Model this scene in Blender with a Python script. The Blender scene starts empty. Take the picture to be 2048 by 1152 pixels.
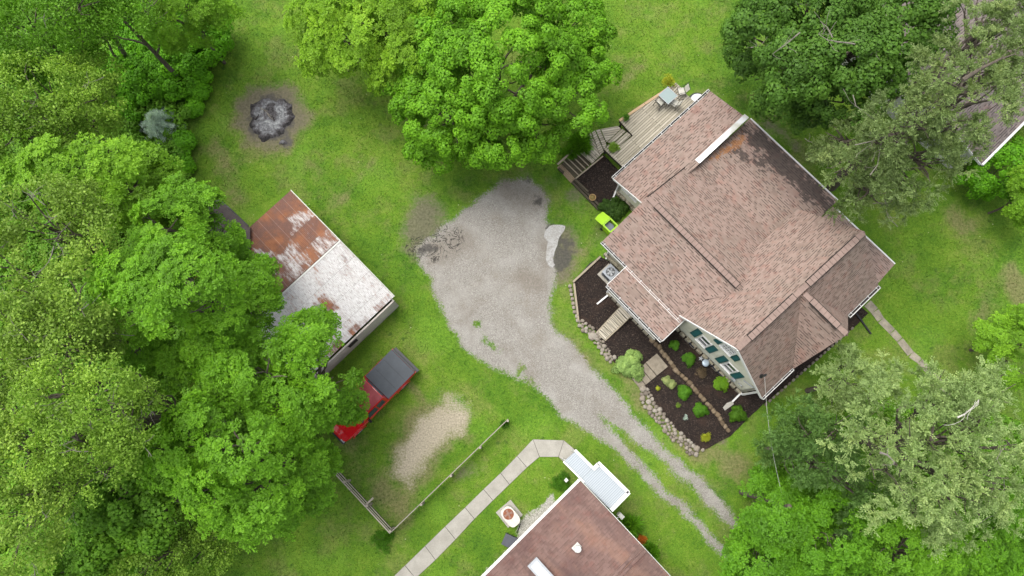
import bpy, math, random
import numpy as np
from mathutils import Vector, Matrix
random.seed(7)
RS = np.random.RandomState(11)
SC = bpy.context.scene
COL = SC.collection
R = math.radians

# ------------------------------------------------------------------ camera, sky, sun, exposure
CAM_H, FPX, TILT = 40.0, 1400.0, R(11)
cam_d = bpy.data.cameras.new("camera"); cam = bpy.data.objects.new("camera", cam_d); COL.objects.link(cam)
cam.location = (0, 0, CAM_H); cam.rotation_euler = (TILT, 0, 0)
cam_d.sensor_width = 36.0; cam_d.lens = 36.0 * FPX / 2048.0; cam_d.clip_end = 2000.0
SC.camera = cam
world = bpy.data.worlds.new("World"); SC.world = world; world.use_nodes = True
wn = world.node_tree.nodes; wl = world.node_tree.links
sky = wn.new("ShaderNodeTexSky"); sky.sky_type = 'NISHITA'; sky.sun_disc = False
SUN_EL, SUN_AZ = R(66), R(-50)      # azimuth measured from +Y, soft light from the left
sky.sun_elevation = SUN_EL; sky.sun_rotation = SUN_AZ
sky.dust_density = 4.0; sky.ozone_density = 0.3; sky.air_density = 0.7
grey = wn.new('ShaderNodeHueSaturation'); grey.inputs['Saturation'].default_value = 0.3      # thin cloud over the whole sky
wl.new(sky.outputs[0], grey.inputs['Color']); wl.new(grey.outputs[0], wn['Background'].inputs[0]); wn['Background'].inputs[1].default_value = 0.15
sun_d = bpy.data.lights.new("sun", 'SUN'); sun = bpy.data.objects.new("sun", sun_d); COL.objects.link(sun)
sun_d.energy = 0.75; sun_d.angle = R(45); sun_d.color = (1.0, 0.95, 0.85)
sdir = Vector((math.sin(SUN_AZ) * math.cos(SUN_EL), math.cos(SUN_AZ) * math.cos(SUN_EL), math.sin(SUN_EL)))
sun.rotation_euler = sdir.to_track_quat('Z', 'Y').to_euler(); sun.location = (0, 0, 60)
SC.view_settings.view_transform = 'Standard'; SC.view_settings.look = 'None'
SC.view_settings.gamma = 1.0; SC.view_settings.exposure = 1.3
SC.render.engine = 'CYCLES'
SC.cycles.max_bounces = 6; SC.cycles.diffuse_bounces = 3; SC.cycles.transmission_bounces = 3; SC.cycles.transparent_max_bounces = 4

# ------------------------------------------------------------------ helpers: survey of the site
def P(u, v, z=0.0):
    """site point at height z that the survey picture shows at (u, v)"""
    x = (u - 1024) / FPX; y = -(v - 576) / FPX
    yw = y * math.cos(TILT) + math.sin(TILT); zw = y * math.sin(TILT) - math.cos(TILT)
    t = (z - CAM_H) / zw
    return Vector((x * t, yw * t, z))
PHI = R(47)
ORG = P(1363, 632, 3.2)
def W(a, b, z):
    return Vector((ORG.x + a * math.cos(PHI) + b * math.sin(PHI), ORG.y - a * math.sin(PHI) + b * math.cos(PHI), z))
AX = Vector((math.cos(PHI), -math.sin(PHI), 0)); BX = Vector((math.sin(PHI), math.cos(PHI), 0)); ZX = Vector((0, 0, 1))

# ------------------------------------------------------------------ helpers: objects
def tag(o, label=None, cat=None, group=None, kind=None):
    if label: o["label"] = label
    if cat: o["category"] = cat
    if group: o["group"] = group
    if kind: o["kind"] = kind
    return o
def empty(name, loc, label=None, cat=None, group=None, rz=0.0):
    o = bpy.data.objects.new(name, None); COL.objects.link(o)
    o.location = loc; o.rotation_euler = (0, 0, rz); o.empty_display_size = 0.2
    return tag(o, label, cat, group)
def copy_tree(o, parent=None):
    c = o.copy(); COL.objects.link(c)
    if parent is not None: c.parent = parent
    for ch in list(o.children): copy_tree(ch, c)
    return c
class MB:
    def __init__(s): s.v = []; s.f = []; s.uv = []
    def poly(s, pts, uvs=None):
        i = len(s.v); s.v += [tuple(p) for p in pts]; s.f.append(tuple(range(i, i + len(pts))))
        s.uv += [tuple(u) for u in uvs] if uvs else [(p[0], p[1]) for p in pts]
    def prism(s, top, th, ud=None, down=None):
        """planar polygon (list of Vectors) given a thickness; uv: u along ud, v across it in the plane"""
        top = [Vector(p) for p in top]
        n = Vector((0, 0, 0))
        for i in range(len(top)): n += (top[i] - top[0]).cross(top[(i + 1) % len(top)] - top[0])
        if n.z < 0: top = top[::-1]; n = -n
        n.normalize()
        ud = Vector(ud) if ud is not None else Vector((1, 0, 0))
        ud = (ud - n * ud.dot(n)).normalized(); vd = n.cross(ud)
        d = Vector(down) if down is not None else Vector((0, 0, -th))
        bot = [p + d for p in top]
        f = lambda p: (p.dot(ud), p.dot(vd))
        s.poly(top, [f(p) for p in top]); s.poly(bot[::-1], [f(p) for p in bot[::-1]])
        m = len(top)
        for i in range(m):
            j = (i + 1) % m
            q = [top[i], bot[i], bot[j], top[j]]
            s.poly(q, [f(p) for p in q])
    def bar(s, p, q, w, h, up=(0, 0, 1)):
        p = Vector(p); q = Vector(q); d = (q - p).normalized(); up = Vector(up)
        sd = d.cross(up)
        if sd.length < 1e-4: sd = d.cross(Vector((1, 0, 0)))
        sd.normalize(); u2 = sd.cross(d)
        c = []
        for e in (p, q):
            for a, b in ((-1, -1), (1, -1), (1, 1), (-1, 1)): c.append(e + sd * (a * w / 2) + u2 * (b * h / 2))
        L = (q - p).length
        for idx in ((3, 2, 1, 0), (4, 5, 6, 7), (0, 1, 5, 4), (1, 2, 6, 5), (2, 3, 7, 6), (3, 0, 4, 7)):
            s.poly([c[k] for k in idx], [((L if k > 3 else 0), ((k % 4) in (1, 2)) * w) for k in idx])
    def box(s, c, x, y, z, ax=None, ay=None):
        ax = Vector(ax) if ax is not None else Vector((1, 0, 0)); ay = Vector(ay) if ay is not None else Vector((-ax.y, ax.x, 0))
        c = Vector(c)
        s.bar(c - ax * x / 2, c + ax * x / 2, y, z)
    def tube(s, pts, rad, n=8, cap=True):
        pts = [Vector(p) for p in pts]
        if not hasattr(rad, '__len__'): rad = [rad] * len(pts)
        i0 = len(s.v); ref = Vector((0.31, 0.17, 0.93)).normalized()
        for k, p in enumerate(pts):
            d = (pts[min(k + 1, len(pts) - 1)] - pts[max(k - 1, 0)]).normalized()
            a = d.cross(ref)
            if a.length < .05: a = d.cross(Vector((1, 0, 0)))
            a.normalize(); b = d.cross(a)
            for j in range(n):
                t = 2 * math.pi * j / n
                s.v.append(tuple(p + (a * math.cos(t) + b * math.sin(t)) * rad[k]))
        for k in range(len(pts) - 1):
            for j in range(n):
                q = (i0 + k * n + j, i0 + k * n + (j + 1) % n, i0 + (k + 1) * n + (j + 1) % n, i0 + (k + 1) * n + j)
                s.f.append(q); s.uv += [(s.v[w][0] + s.v[w][2], s.v[w][1]) for w in q]
        if cap:
            for base, rev in ((i0, True), (i0 + (len(pts) - 1) * n, False)):
                q = tuple(range(base, base + n)); q = q[::-1] if rev else q
                s.f.append(q); s.uv += [(s.v[w][0], s.v[w][1]) for w in q]
    def lathe(s, c, prof, n=20):
        """prof: list of (r, z) about the vertical through c"""
        i0 = len(s.v); c = Vector(c)
        for r, z in prof:
            for j in range(n):
                t = 2 * math.pi * j / n
                s.v.append((c.x + r * math.cos(t), c.y + r * math.sin(t), c.z + z))
        for k in range(len(prof) - 1):
            for j in range(n):
                q = (i0 + k * n + j, i0 + k * n + (j + 1) % n, i0 + (k + 1) * n + (j + 1) % n, i0 + (k + 1) * n + j)
                s.f.append(q); s.uv += [(s.v[w][0], s.v[w][1]) for w in q]
    def build(s, name, mat, parent=None, smooth=False, bevel=0.0, origin=None):
        me = bpy.data.meshes.new(name)
        me.from_pydata(s.v, [], s.f)
        uvl = me.uv_layers.new(name='UVMap')
        uvl.data.foreach_set('uv', np.array(s.uv, dtype=np.float32).ravel())
        if smooth: me.polygons.foreach_set('use_smooth', [True] * len(me.polygons))
        me.materials.append(mat); me.update()
        o = bpy.data.objects.new(name, me); COL.objects.link(o)
        if parent is not None:
            o.parent = parent
            o.matrix_parent_inverse = root_inv(parent)
        if bevel:
            md = o.modifiers.new('bevel', 'BEVEL'); md.width = bevel; md.segments = 2; md.limit_method = 'ANGLE'
        if origin is not None:
            me.transform(Matrix.Translation(-Vector(origin))); o.location = origin
        return o
def root_inv(p):
    m = Matrix.Identity(4); q = p
    chain = []
    while q is not None: chain.append(q); q = q.parent
    for c in reversed(chain):
        m = m @ (c.matrix_parent_inverse if c.parent is not None else Matrix.Identity(4)) @ Matrix.LocRotScale(c.location, c.rotation_euler, c.scale)
    return m.inverted()
def np_mesh(name, verts, quads, mat, parent=None, attrs=None, fattrs=None, smooth=False):
    me = bpy.data.meshes.new(name)
    nv = len(verts); nf = len(quads); k = quads.shape[1]
    me.vertices.add(nv); me.vertices.foreach_set('co', np.ascontiguousarray(verts, dtype=np.float32).ravel())
    me.loops.add(nf * k); me.loops.foreach_set('vertex_index', np.ascontiguousarray(quads, dtype=np.int32).ravel())
    me.polygons.add(nf); me.polygons.foreach_set('loop_start', np.arange(0, nf * k, k, dtype=np.int32))
    me.polygons.foreach_set('loop_total', np.full(nf, k, dtype=np.int32))
    if smooth: me.polygons.foreach_set('use_smooth', np.ones(nf, dtype=bool))
    for nm, arr in (attrs or {}).items():
        a = me.attributes.new(nm, 'FLOAT', 'POINT'); a.data.foreach_set('value', np.ascontiguousarray(arr, dtype=np.float32))
    for nm, arr in (fattrs or {}).items():
        a = me.attributes.new(nm, 'FLOAT', 'FACE'); a.data.foreach_set('value', np.ascontiguousarray(arr, dtype=np.float32))
    me.materials.append(mat); me.update(calc_edges=True); me.validate()
    o = bpy.data.objects.new(name, me); COL.objects.link(o)
    if parent is not None: o.parent = parent; o.matrix_parent_inverse = root_inv(parent)
    return o

# ------------------------------------------------------------------ helpers: materials
def srgb(r, g, b, k=1.0):
    f = lambda c: ((c / 255) / 12.92 if c / 255 <= 0.04045 else ((c / 255 + 0.055) / 1.055) ** 2.4) * k
    return (f(r), f(g), f(b), 1.0)
class NT:
    def __init__(s, name):
        s.m = bpy.data.materials.new(name); s.m.use_nodes = True
        s.t = s.m.node_tree; s.b = s.t.nodes['Principled BSDF']; s.b.inputs['Roughness'].default_value = 0.85
        s.b.inputs['Specular IOR Level'].default_value = 0.3
    def n(s, typ, **kw):
        x = s.t.nodes.new(typ)
        for k, v in kw.items(): setattr(x, k, v)
        return x
    def L(s, a, b): s.t.links.new(a, b)
    def set(s, sock, v):
        if isinstance(v, (int, float, tuple)): sock.default_value = v
        else: s.L(v, sock)
    def geo(s): return s.n('ShaderNodeNewGeometry').outputs['Position']
    def uv(s):
        return s.n('ShaderNodeUVMap', uv_map='UVMap').outputs[0]
    def attr(s, name): return s.n('ShaderNodeAttribute', attribute_name=name).outputs['Fac']
    def noise(s, vec, scale, detail=4, rough=0.55, dist=0.0):
        x = s.n('ShaderNodeTexNoise'); s.L(vec, x.inputs['Vector'])
        x.inputs['Scale'].default_value = scale; x.inputs['Detail'].default_value = detail
        x.inputs['Roughness'].default_value = rough; x.inputs['Distortion'].default_value = dist
        return x.outputs['Fac']
    def voro(s, vec, scale, out='Distance', feature='F1'):
        x = s.n('ShaderNodeTexVoronoi', feature=feature); s.L(vec, x.inputs['Vector']); x.inputs['Scale'].default_value = scale
        return x.outputs[out]
    def math(s, op, a, b=0.0, c=0.0, clamp=False):
        x = s.n('ShaderNodeMath', operation=op, use_clamp=clamp)
        for i, v in enumerate((a, b, c)): s.set(x.inputs[i], v)
        return x.outputs[0]
    def ramp(s, f, stops, interp='LINEAR'):
        x = s.n('ShaderNodeValToRGB'); s.set(x.inputs[0], f); e = x.color_ramp; e.interpolation = interp
        while len(e.elements) < len(stops): e.elements.new(0.5)
        for el, (p, c) in zip(e.elements, stops):
            el.position = p; el.color = c if isinstance(c, tuple) else (c, c, c, 1)
        return x.outputs[0]
    def step(s, f, lo, hi):
        x = s.n('ShaderNodeMapRange'); x.clamp = True; x.interpolation_type = 'SMOOTHSTEP'
        s.set(x.inputs[0], f); x.inputs[1].default_value = lo; x.inputs[2].default_value = hi
        x.inputs[3].default_value = 0; x.inputs[4].default_value = 1
        return x.outputs[0]
    def mix(s, f, a, b, mode='MIX'):
        x = s.n('ShaderNodeMix', data_type='RGBA', blend_type=mode); s.set(x.inputs[0], f)
        s.set(x.inputs[6], a); s.set(x.inputs[7], b); return x.outputs[2]
    def sep(s, vec):
        x = s.n('ShaderNodeSeparateXYZ'); s.L(vec, x.inputs[0]); return x.outputs
    def comb(s, x_, y_, z_=0.0):
        x = s.n('ShaderNodeCombineXYZ')
        for i, v in enumerate((x_, y_, z_)): s.set(x.inputs[i], v)
        return x.outputs[0]
    def mapv(s, vec, scale=(1, 1, 1), rot=(0, 0, 0), loc=(0, 0, 0)):
        x = s.n('ShaderNodeMapping'); s.L(vec, x.inputs[0]); x.inputs['Scale'].default_value = scale
        x.inputs['Rotation'].default_value = rot; x.inputs['Location'].default_value = loc; return x.outputs[0]
    def bump(s, h, dist=0.02, strength=0.6):
        x = s.n('ShaderNodeBump'); x.inputs['Strength'].default_value = strength; x.inputs['Distance'].default_value = dist
        s.set(x.inputs['Height'], h); s.L(x.outputs[0], s.b.inputs['Normal'])
    def col(s, c): s.set(s.b.inputs['Base Color'], c); return s
    def rough(s, v): s.set(s.b.inputs['Roughness'], v); return s
def flat(name, c, rough=0.7, metal=0.0, var=0.12, scale=6.0):
    t = NT(name); g = t.geo()
    n1 = t.noise(g, scale, 5); n2 = t.noise(g, scale * 7, 3)
    f = t.math('ADD', t.math('MULTIPLY', n1, 0.6), t.math('MULTIPLY', n2, 0.4))
    d = tuple(x * (1 - var * 1.6) for x in c[:3]) + (1,); l = tuple(min(1, x * (1 + var * 1.4)) for x in c[:3]) + (1,)
    t.col(t.ramp(f, [(0.3, d), (0.7, l)])); t.rough(rough); t.b.inputs['Metallic'].default_value = metal
    return t.m

def shingle_mat(name, light, mid, dark, stain=False, rowh=0.13, kind=0, ls=.95):
    t = NT(name); uv = t.uv()
    br = t.n('ShaderNodeTexBrick'); t.L(uv, br.inputs['Vector'])
    br.offset = 0.37; br.offset_frequency = 2
    br.inputs['Scale'].default_value = 1.0; br.inputs['Mortar Size'].default_value = 0.0
    br.inputs['Brick Width'].default_value = 0.21; br.inputs['Row Height'].default_value = rowh
    br.inputs['Color1'].default_value = (0, 0, 0, 1); br.inputs['Color2'].default_value = (1, 1, 1, 1); br.inputs['Mortar'].default_value = (0.5, 0.5, 0.5, 1)
    tab = t.ramp(br.outputs['Color'], [(0.0, tuple(x * .35 + y * .65 for x, y in zip(dark, mid))), (0.2, mid), (0.6, light), (1.0, tuple(x * 1.06 for x in light[:3]) + (1,))])
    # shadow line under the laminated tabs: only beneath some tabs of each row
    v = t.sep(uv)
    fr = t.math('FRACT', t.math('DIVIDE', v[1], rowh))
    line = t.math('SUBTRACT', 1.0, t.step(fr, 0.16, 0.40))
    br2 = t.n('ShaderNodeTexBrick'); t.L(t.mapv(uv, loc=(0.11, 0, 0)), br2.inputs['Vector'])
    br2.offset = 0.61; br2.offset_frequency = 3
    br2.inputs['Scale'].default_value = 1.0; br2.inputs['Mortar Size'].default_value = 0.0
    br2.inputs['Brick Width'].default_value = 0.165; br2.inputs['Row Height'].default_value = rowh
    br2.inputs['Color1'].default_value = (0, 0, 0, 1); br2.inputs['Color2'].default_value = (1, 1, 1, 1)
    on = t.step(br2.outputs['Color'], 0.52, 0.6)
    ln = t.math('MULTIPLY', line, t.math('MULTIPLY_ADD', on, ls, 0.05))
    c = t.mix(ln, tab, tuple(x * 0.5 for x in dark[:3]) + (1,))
    g = t.geo()
    big = t.noise(g, 0.55, 4)
    c = t.mix(t.step(big, 0.42, 0.68), c, t.mix(1.0, c, (0.90, 0.94, 0.93, 1) if kind == 0 else (0.72, 0.66, 0.68, 1), 'MULTIPLY'))
    patch = t.noise(g, 1.9, 3)
    c = t.mix(t.step(patch, 0.5, 0.72), c, t.mix(1.0, c, (1.0, 0.86, 0.84, 1), 'MULTIPLY'))
    gr = t.noise(g, 42, 2)
    c = t.mix(0.35, c, t.mix(1.0, c, t.ramp(gr, [(0.25, 0.55), (0.75, 1.35)]), 'MULTIPLY'))
    if stain:
        s1 = t.attr('stain'); s2 = t.attr('needles')
        uvb = t.n('ShaderNodeTexBrick'); t.L(uv, uvb.inputs['Vector']); uvb.inputs['Scale'].default_value = 1.0
        uvb.inputs['Brick Width'].default_value = 0.3; uvb.inputs['Row Height'].default_value = rowh; uvb.inputs['Mortar Size'].default_value = 0
        uvb.inputs['Color1'].default_value = (0, 0, 0, 1); uvb.inputs['Color2'].default_value = (1, 1, 1, 1)
        w = t.math('ADD', s1, t.math('MULTIPLY_ADD', t.noise(g, 1.3, 5, 0.65), 2.2, -1.0))
        w = t.math('ADD', w, t.math('MULTIPLY_ADD', uvb.outputs['Color'], 0.5, -0.25))
        c = t.mix(t.math('MULTIPLY', t.step(w, -0.12, 0.18), 0.78), c, (0.032, 0.027, 0.025, 1))
        w2 = t.math('ADD', s2, t.math('MULTIPLY_ADD', t.noise(g, 4.5, 5, 0.7), 2.2, -1.2))
        c = t.mix(t.math('MULTIPLY', t.step(w2, -0.1, 0.15), 0.8), c, t.ramp(t.noise(g, 22, 3), [(0.3, (0.10, 0.045, 0.02, 1)), (0.7, (0.42, 0.19, 0.07, 1))]))
    t.col(c); t.rough(0.92)
    t.bump(t.math('ADD', t.math('MULTIPLY', fr, -0.6), t.math('MULTIPLY', gr, 0.4)), 0.012, 0.7)
    return t.m

def leaf_mat(name, dark, mid, light, trans=0.3, rough=0.55):
    t = NT(name); a = t.attr('tint')
    g = t.geo(); big = t.noise(g, 0.35, 3)
    f = t.math('ADD', t.math('MULTIPLY', a, 0.85), t.math('MULTIPLY_ADD', big, 0.8, -0.32))
    c = t.ramp(f, [(0.08, dark), (0.5, mid), (0.92, light)])
    t.col(c); t.rough(rough); t.b.inputs['Specular IOR Level'].default_value = 0.22
    tr = t.n('ShaderNodeBsdfTranslucent'); t.L(t.mix(1.0, c, (1.15, 1.25, 0.55, 1), 'MULTIPLY'), tr.inputs[0])
    mx = t.n('ShaderNodeMixShader'); mx.inputs[0].default_value = trans + .02
    t.L(t.b.outputs[0], mx.inputs[1]); t.L(tr.outputs[0], mx.inputs[2])
    t.L(mx.outputs[0], t.t.nodes['Material Output'].inputs[0])
    return t.m
def L3(r, g, b, k=1.0):
    """leaf colour triple from a picture-like srgb middle colour"""
    c = srgb(r, g, b, k * 1.05)
    return (tuple(x * 0.55 for x in c[:3]) + (1,), c, (c[0] * 1.65, c[1] * 1.45, c[2] * 1.5, 1))

# ------------------------------------------------------------------ signed distance fields in site metres
def sdf(pts, X, Y):
    """positive inside"""
    n = len(pts); d = np.full(X.shape, 1e9); ins = np.zeros(X.shape, bool)
    for i in range(n):
        ax, ay = pts[i]; bx, by = pts[(i + 1) % n]
        ex, ey = bx - ax, by - ay
        t = np.clip(((X - ax) * ex + (Y - ay) * ey) / (ex * ex + ey * ey + 1e-12), 0, 1)
        d = np.minimum(d, np.hypot(X - ax - t * ex, Y - ay - t * ey))
        c = ((ay > Y) != (by > Y))
        with np.errstate(divide='ignore', invalid='ignore'):
            ins ^= c & (X < (bx - ax) * (Y - ay) / (by - ay + 1e-12) + ax)
    return np.where(ins, d, -d)
def gp(lst, z=0.0): return [tuple(P(u, v, z)[:2]) for u, v in lst]

DRIVE = [(1048,362),(1078,376),(1098,402),(1092,440),(1108,470),(1104,530),(1108,570),(1096,600),(1100,640),(1125,676),(1165,715),(1212,762),(1262,826),(1312,878),(1362,930),(1412,978),(1452,1013),(1488,1056),(1500,1085),(1470,1092),(1458,1118),(1432,1098),(1384,1048),(1322,988),(1270,938),(1215,884),(1165,852),(1128,832),(1095,795),(1040,762),(1000,740),(960,716),(930,690),(900,655),(880,610),(862,560),(840,530),(836,500),(855,480),(885,455),(920,425),(960,395),(1005,368)]
MEDIAN = [(1196,828),(1246,853),(1294,896),(1349,946),(1404,996),(1459,1045),(1498,1079),(1500,1130),(1454,1104),(1405,1053),(1351,1000),(1304,952),(1257,903)]
def seg(u0, v0, u1, v1, w): return (u0, v0, u1, v1, w)
def capsule(u0, v0, u1, v1, w, X, Y):
    a = P(u0, v0); b = P(u1, v1); e = b - a; t = np.clip(((X - a.x) * e.x + (Y - a.y) * e.y) / (e.x ** 2 + e.y ** 2 + 1e-9), 0, 1)
    return w / 34.5 - np.hypot(X - a.x - t * e.x, Y - a.y - t * e.y)
def vnoise(X, Y, sc, seed, octv=3):
    out = np.zeros(X.shape); amp = 1.0; tot = 0
    for o in range(octv):
        r = np.random.RandomState(seed + o); G = r.rand(256, 256); x = (X + 500) * sc * 2 ** o; y = (Y + 500) * sc * 2 ** o
        xi = np.floor(x).astype(int); yi = np.floor(y).astype(int); fx = x - xi; fy = y - yi; fx = fx * fx * (3 - 2 * fx); fy = fy * fy * (3 - 2 * fy)
        g = lambda i, j: G[(xi + i) % 256, (yi + j) % 256]
        out += amp * ((g(0, 0) * (1 - fx) + g(1, 0) * fx) * (1 - fy) + (g(0, 1) * (1 - fx) + g(1, 1) * fx) * fy); tot += amp; amp *= .55
    return out / tot - .5
def fields(X, Y):
    X0, Y0 = X, Y
    X = X0 + vnoise(X0, Y0, .9, 1) * .55; Y = Y0 + vnoise(X0, Y0, .9, 9) * .55
    N1 = vnoise(X0, Y0, .55, 20, 4); N2 = vnoise(X0, Y0, 1.4, 30, 4)
    g = sdf(gp(DRIVE), X, Y); m = sdf(gp(MEDIAN), X, Y)
    grav = np.minimum(g, -m)
    for s in ((958,650,985,695,8),(1012,700,1078,780,9),(1040,745,1085,795,8)): grav = np.minimum(grav, -capsule(*s, X, Y) * 1.0 + .30 + N2 * 1.6)
    strip = sdf(gp([(1108,985),(1080,1010),(1035,1045),(1030,1080),(1005,1110),(960,1152),(985,1152),(1120,1020)]), X, Y)
    def mx(lst):
        r = np.full(X.shape, -9.0)
        for s in lst: r = np.maximum(r, capsule(*s, X, Y))
        return r
    sand = mx([(905,825,812,930,38),(885,850,860,870,36),(1420,770,1420,771,2)])
    dry = mx([(540,238,540,250,84),(870,860,820,925,62),(765,985,805,1020,34),(700,900,720,960,22),(450,345,470,355,28),(610,320,640,345,16),(690,400,740,330,14),
              (1330,820,1400,905,24),(1240,745,1290,810,12),(1440,900,1475,930,22),(1900,430,1920,450,26),(2030,560,2040,590,34),(1240,170,1280,130,6),(940,880,905,920,10),(1700,640,1700,641,6),(1965,870,1966,870,4),(1330,890,1330,892,10),(1395,970,1440,1020,7),(905,600,915,640,9),(1140,690,1200,745,7),(1410,205,1420,200,16),(1170,505,1115,560,14),(800,730,835,790,16),(440,300,480,390,22),(1980,600,1960,650,22)])
    dirt = mx([(540,228,542,240,72),(850,425,845,460,40),(850,460,835,500,24),(1052,365,1075,390,20),(1075,395,1078,430,15),(1130,470,1120,540,27),(1155,385,1150,395,14),(1105,360,1115,365,10),(1450,880,1451,880,4),(945,925,925,945,12),(1520,225,1620,320,12),(1200,480,1195,470,10),(1220,560,1180,540,6)])
    mud = mx([(1112,455,1112,530,14),(1052,362,1054,366,8),(1078,395,1080,400,8),(1130,480,1125,520,13),(842,505,870,490,5),(545,225,540,245,44),(560,285,575,280,9)])
    return dict(gravel=grav + .06 + N2 * .16, strip=strip, sand=sand - .12 + N1 * .9 + N2 * .9, dry=np.maximum(dry + N1 * 2.0 + N2 * .8, capsule(540, 232, 545, 256, 74, X, Y) * 1.1 + N2 * .8), gstain=mx([(905,560,955,690,7),(1090,600,1150,720,6),(985,560,1075,745,6),(1150,790,1215,850,4),(1050,550,1075,565,30),(930,475,880,510,34),(1010,385,1070,400,34),(960,600,930,640,14),(1090,470,1085,560,18),(1010,700,1060,760,14),(1180,800,1260,860,7),(1300,960,1440,1090,6),(1400,950,1480,1050,6)]), clod=mx([(840,500,900,485,30),(880,460,915,470,14)]), dirt=dirt + N1 * 1.0 + N2 * .9, mud=mud + N2 * .8)

def grass_color(t, g):
    """lawn colour from site position: shared by the ground sheet and the standing blades"""
    a = t.noise(g, 0.16, 4, 0.6); b = t.noise(g, 0.9, 5, 0.65, 0.3); c = t.noise(g, 7.0, 4, 0.7); d = t.noise(g, 13.0, 3, 0.7)
    e = t.noise(g, 24.0, 3, 0.8)
    f = t.math('ADD', t.math('MULTIPLY', a, 0.30), t.math('ADD', t.math('MULTIPLY', b, 0.30), t.math('ADD', t.math('MULTIPLY', c, 0.24), t.math('MULTIPLY', d, 0.20))))
    col = t.ramp(f, [(0.37, (0.018, 0.052, 0.003, 1)), (0.46, (0.050, 0.122, 0.006, 1)), (0.55, (0.088, 0.168, 0.010, 1)), (0.65, (0.145, 0.205, 0.028, 1))])
    br = t.step(t.noise(g, 0.42, 5, 0.7), 0.47, 0.64)
    col = t.mix(t.math('MULTIPLY', br, 0.42), col, t.ramp(c, [(0.3, (0.080, 0.090, 0.022, 1)), (0.7, (0.205, 0.195, 0.075, 1))]))
    gb = t.step(t.noise(t.mapv(g, loc=(30, 5, 0)), 0.33, 3, 0.5), 0.52, 0.68)
    col = t.mix(t.math('MULTIPLY', gb, 0.6), col, t.ramp(c, [(0.3, (0.055, 0.135, 0.010, 1)), (0.7, (0.13, 0.25, 0.018, 1))]))
    col = t.mix(0.6, col, t.mix(1.0, col, t.ramp(e, [(0.34, 0.22), (0.66, 1.9)]), 'MULTIPLY'))
    wd = t.voro(t.mapv(g, loc=(3.3, 1.7, 0)), 1.15, 'Distance'); col = t.mix(t.math('MULTIPLY', t.math('MULTIPLY', t.math('SUBTRACT', 1.0, t.step(t.math('ADD', wd, t.math('MULTIPLY_ADD', c, .3, -.15)), .06, .20)), t.step(t.noise(g, .35, 3), .48, .62)), .6), col, (0.022, 0.060, 0.008, 1))
    cl = t.voro(g, 1.6, 'Distance'); col = t.mix(t.math('MULTIPLY', t.math('SUBTRACT', 1.0, t.step(cl, .035, .06)), t.step(t.noise(g, .7, 2), .45, .6)), col, (0.38, 0.40, 0.22, 1))
    dr = t.math('ADD', t.attr('dry'), t.math('MULTIPLY_ADD', b, 1.9, -1.15))
    dr = t.math('ADD', dr, t.math('MULTIPLY_ADD', c, 0.8, -0.4))
    col = t.mix(t.math('MULTIPLY', t.step(dr, -0.5, 0.7), 0.72), col, t.ramp(c, [(0.3, (0.085, 0.085, 0.028, 1)), (0.7, (0.21, 0.18, 0.095, 1))]))
    di = t.math('ADD', t.attr('dirt'), t.math('ADD', t.math('MULTIPLY_ADD', b, 1.8, -1.0), t.math('MULTIPLY_ADD', c, 1.2, -0.6)))
    col = t.mix(t.math('MULTIPLY', t.step(di, -0.5, 0.6), 0.85), col, t.ramp(c, [(0.3, (0.060, 0.052, 0.036, 1)), (0.7, (0.150, 0.130, 0.095, 1))]))
    return col, b, c, d
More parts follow.
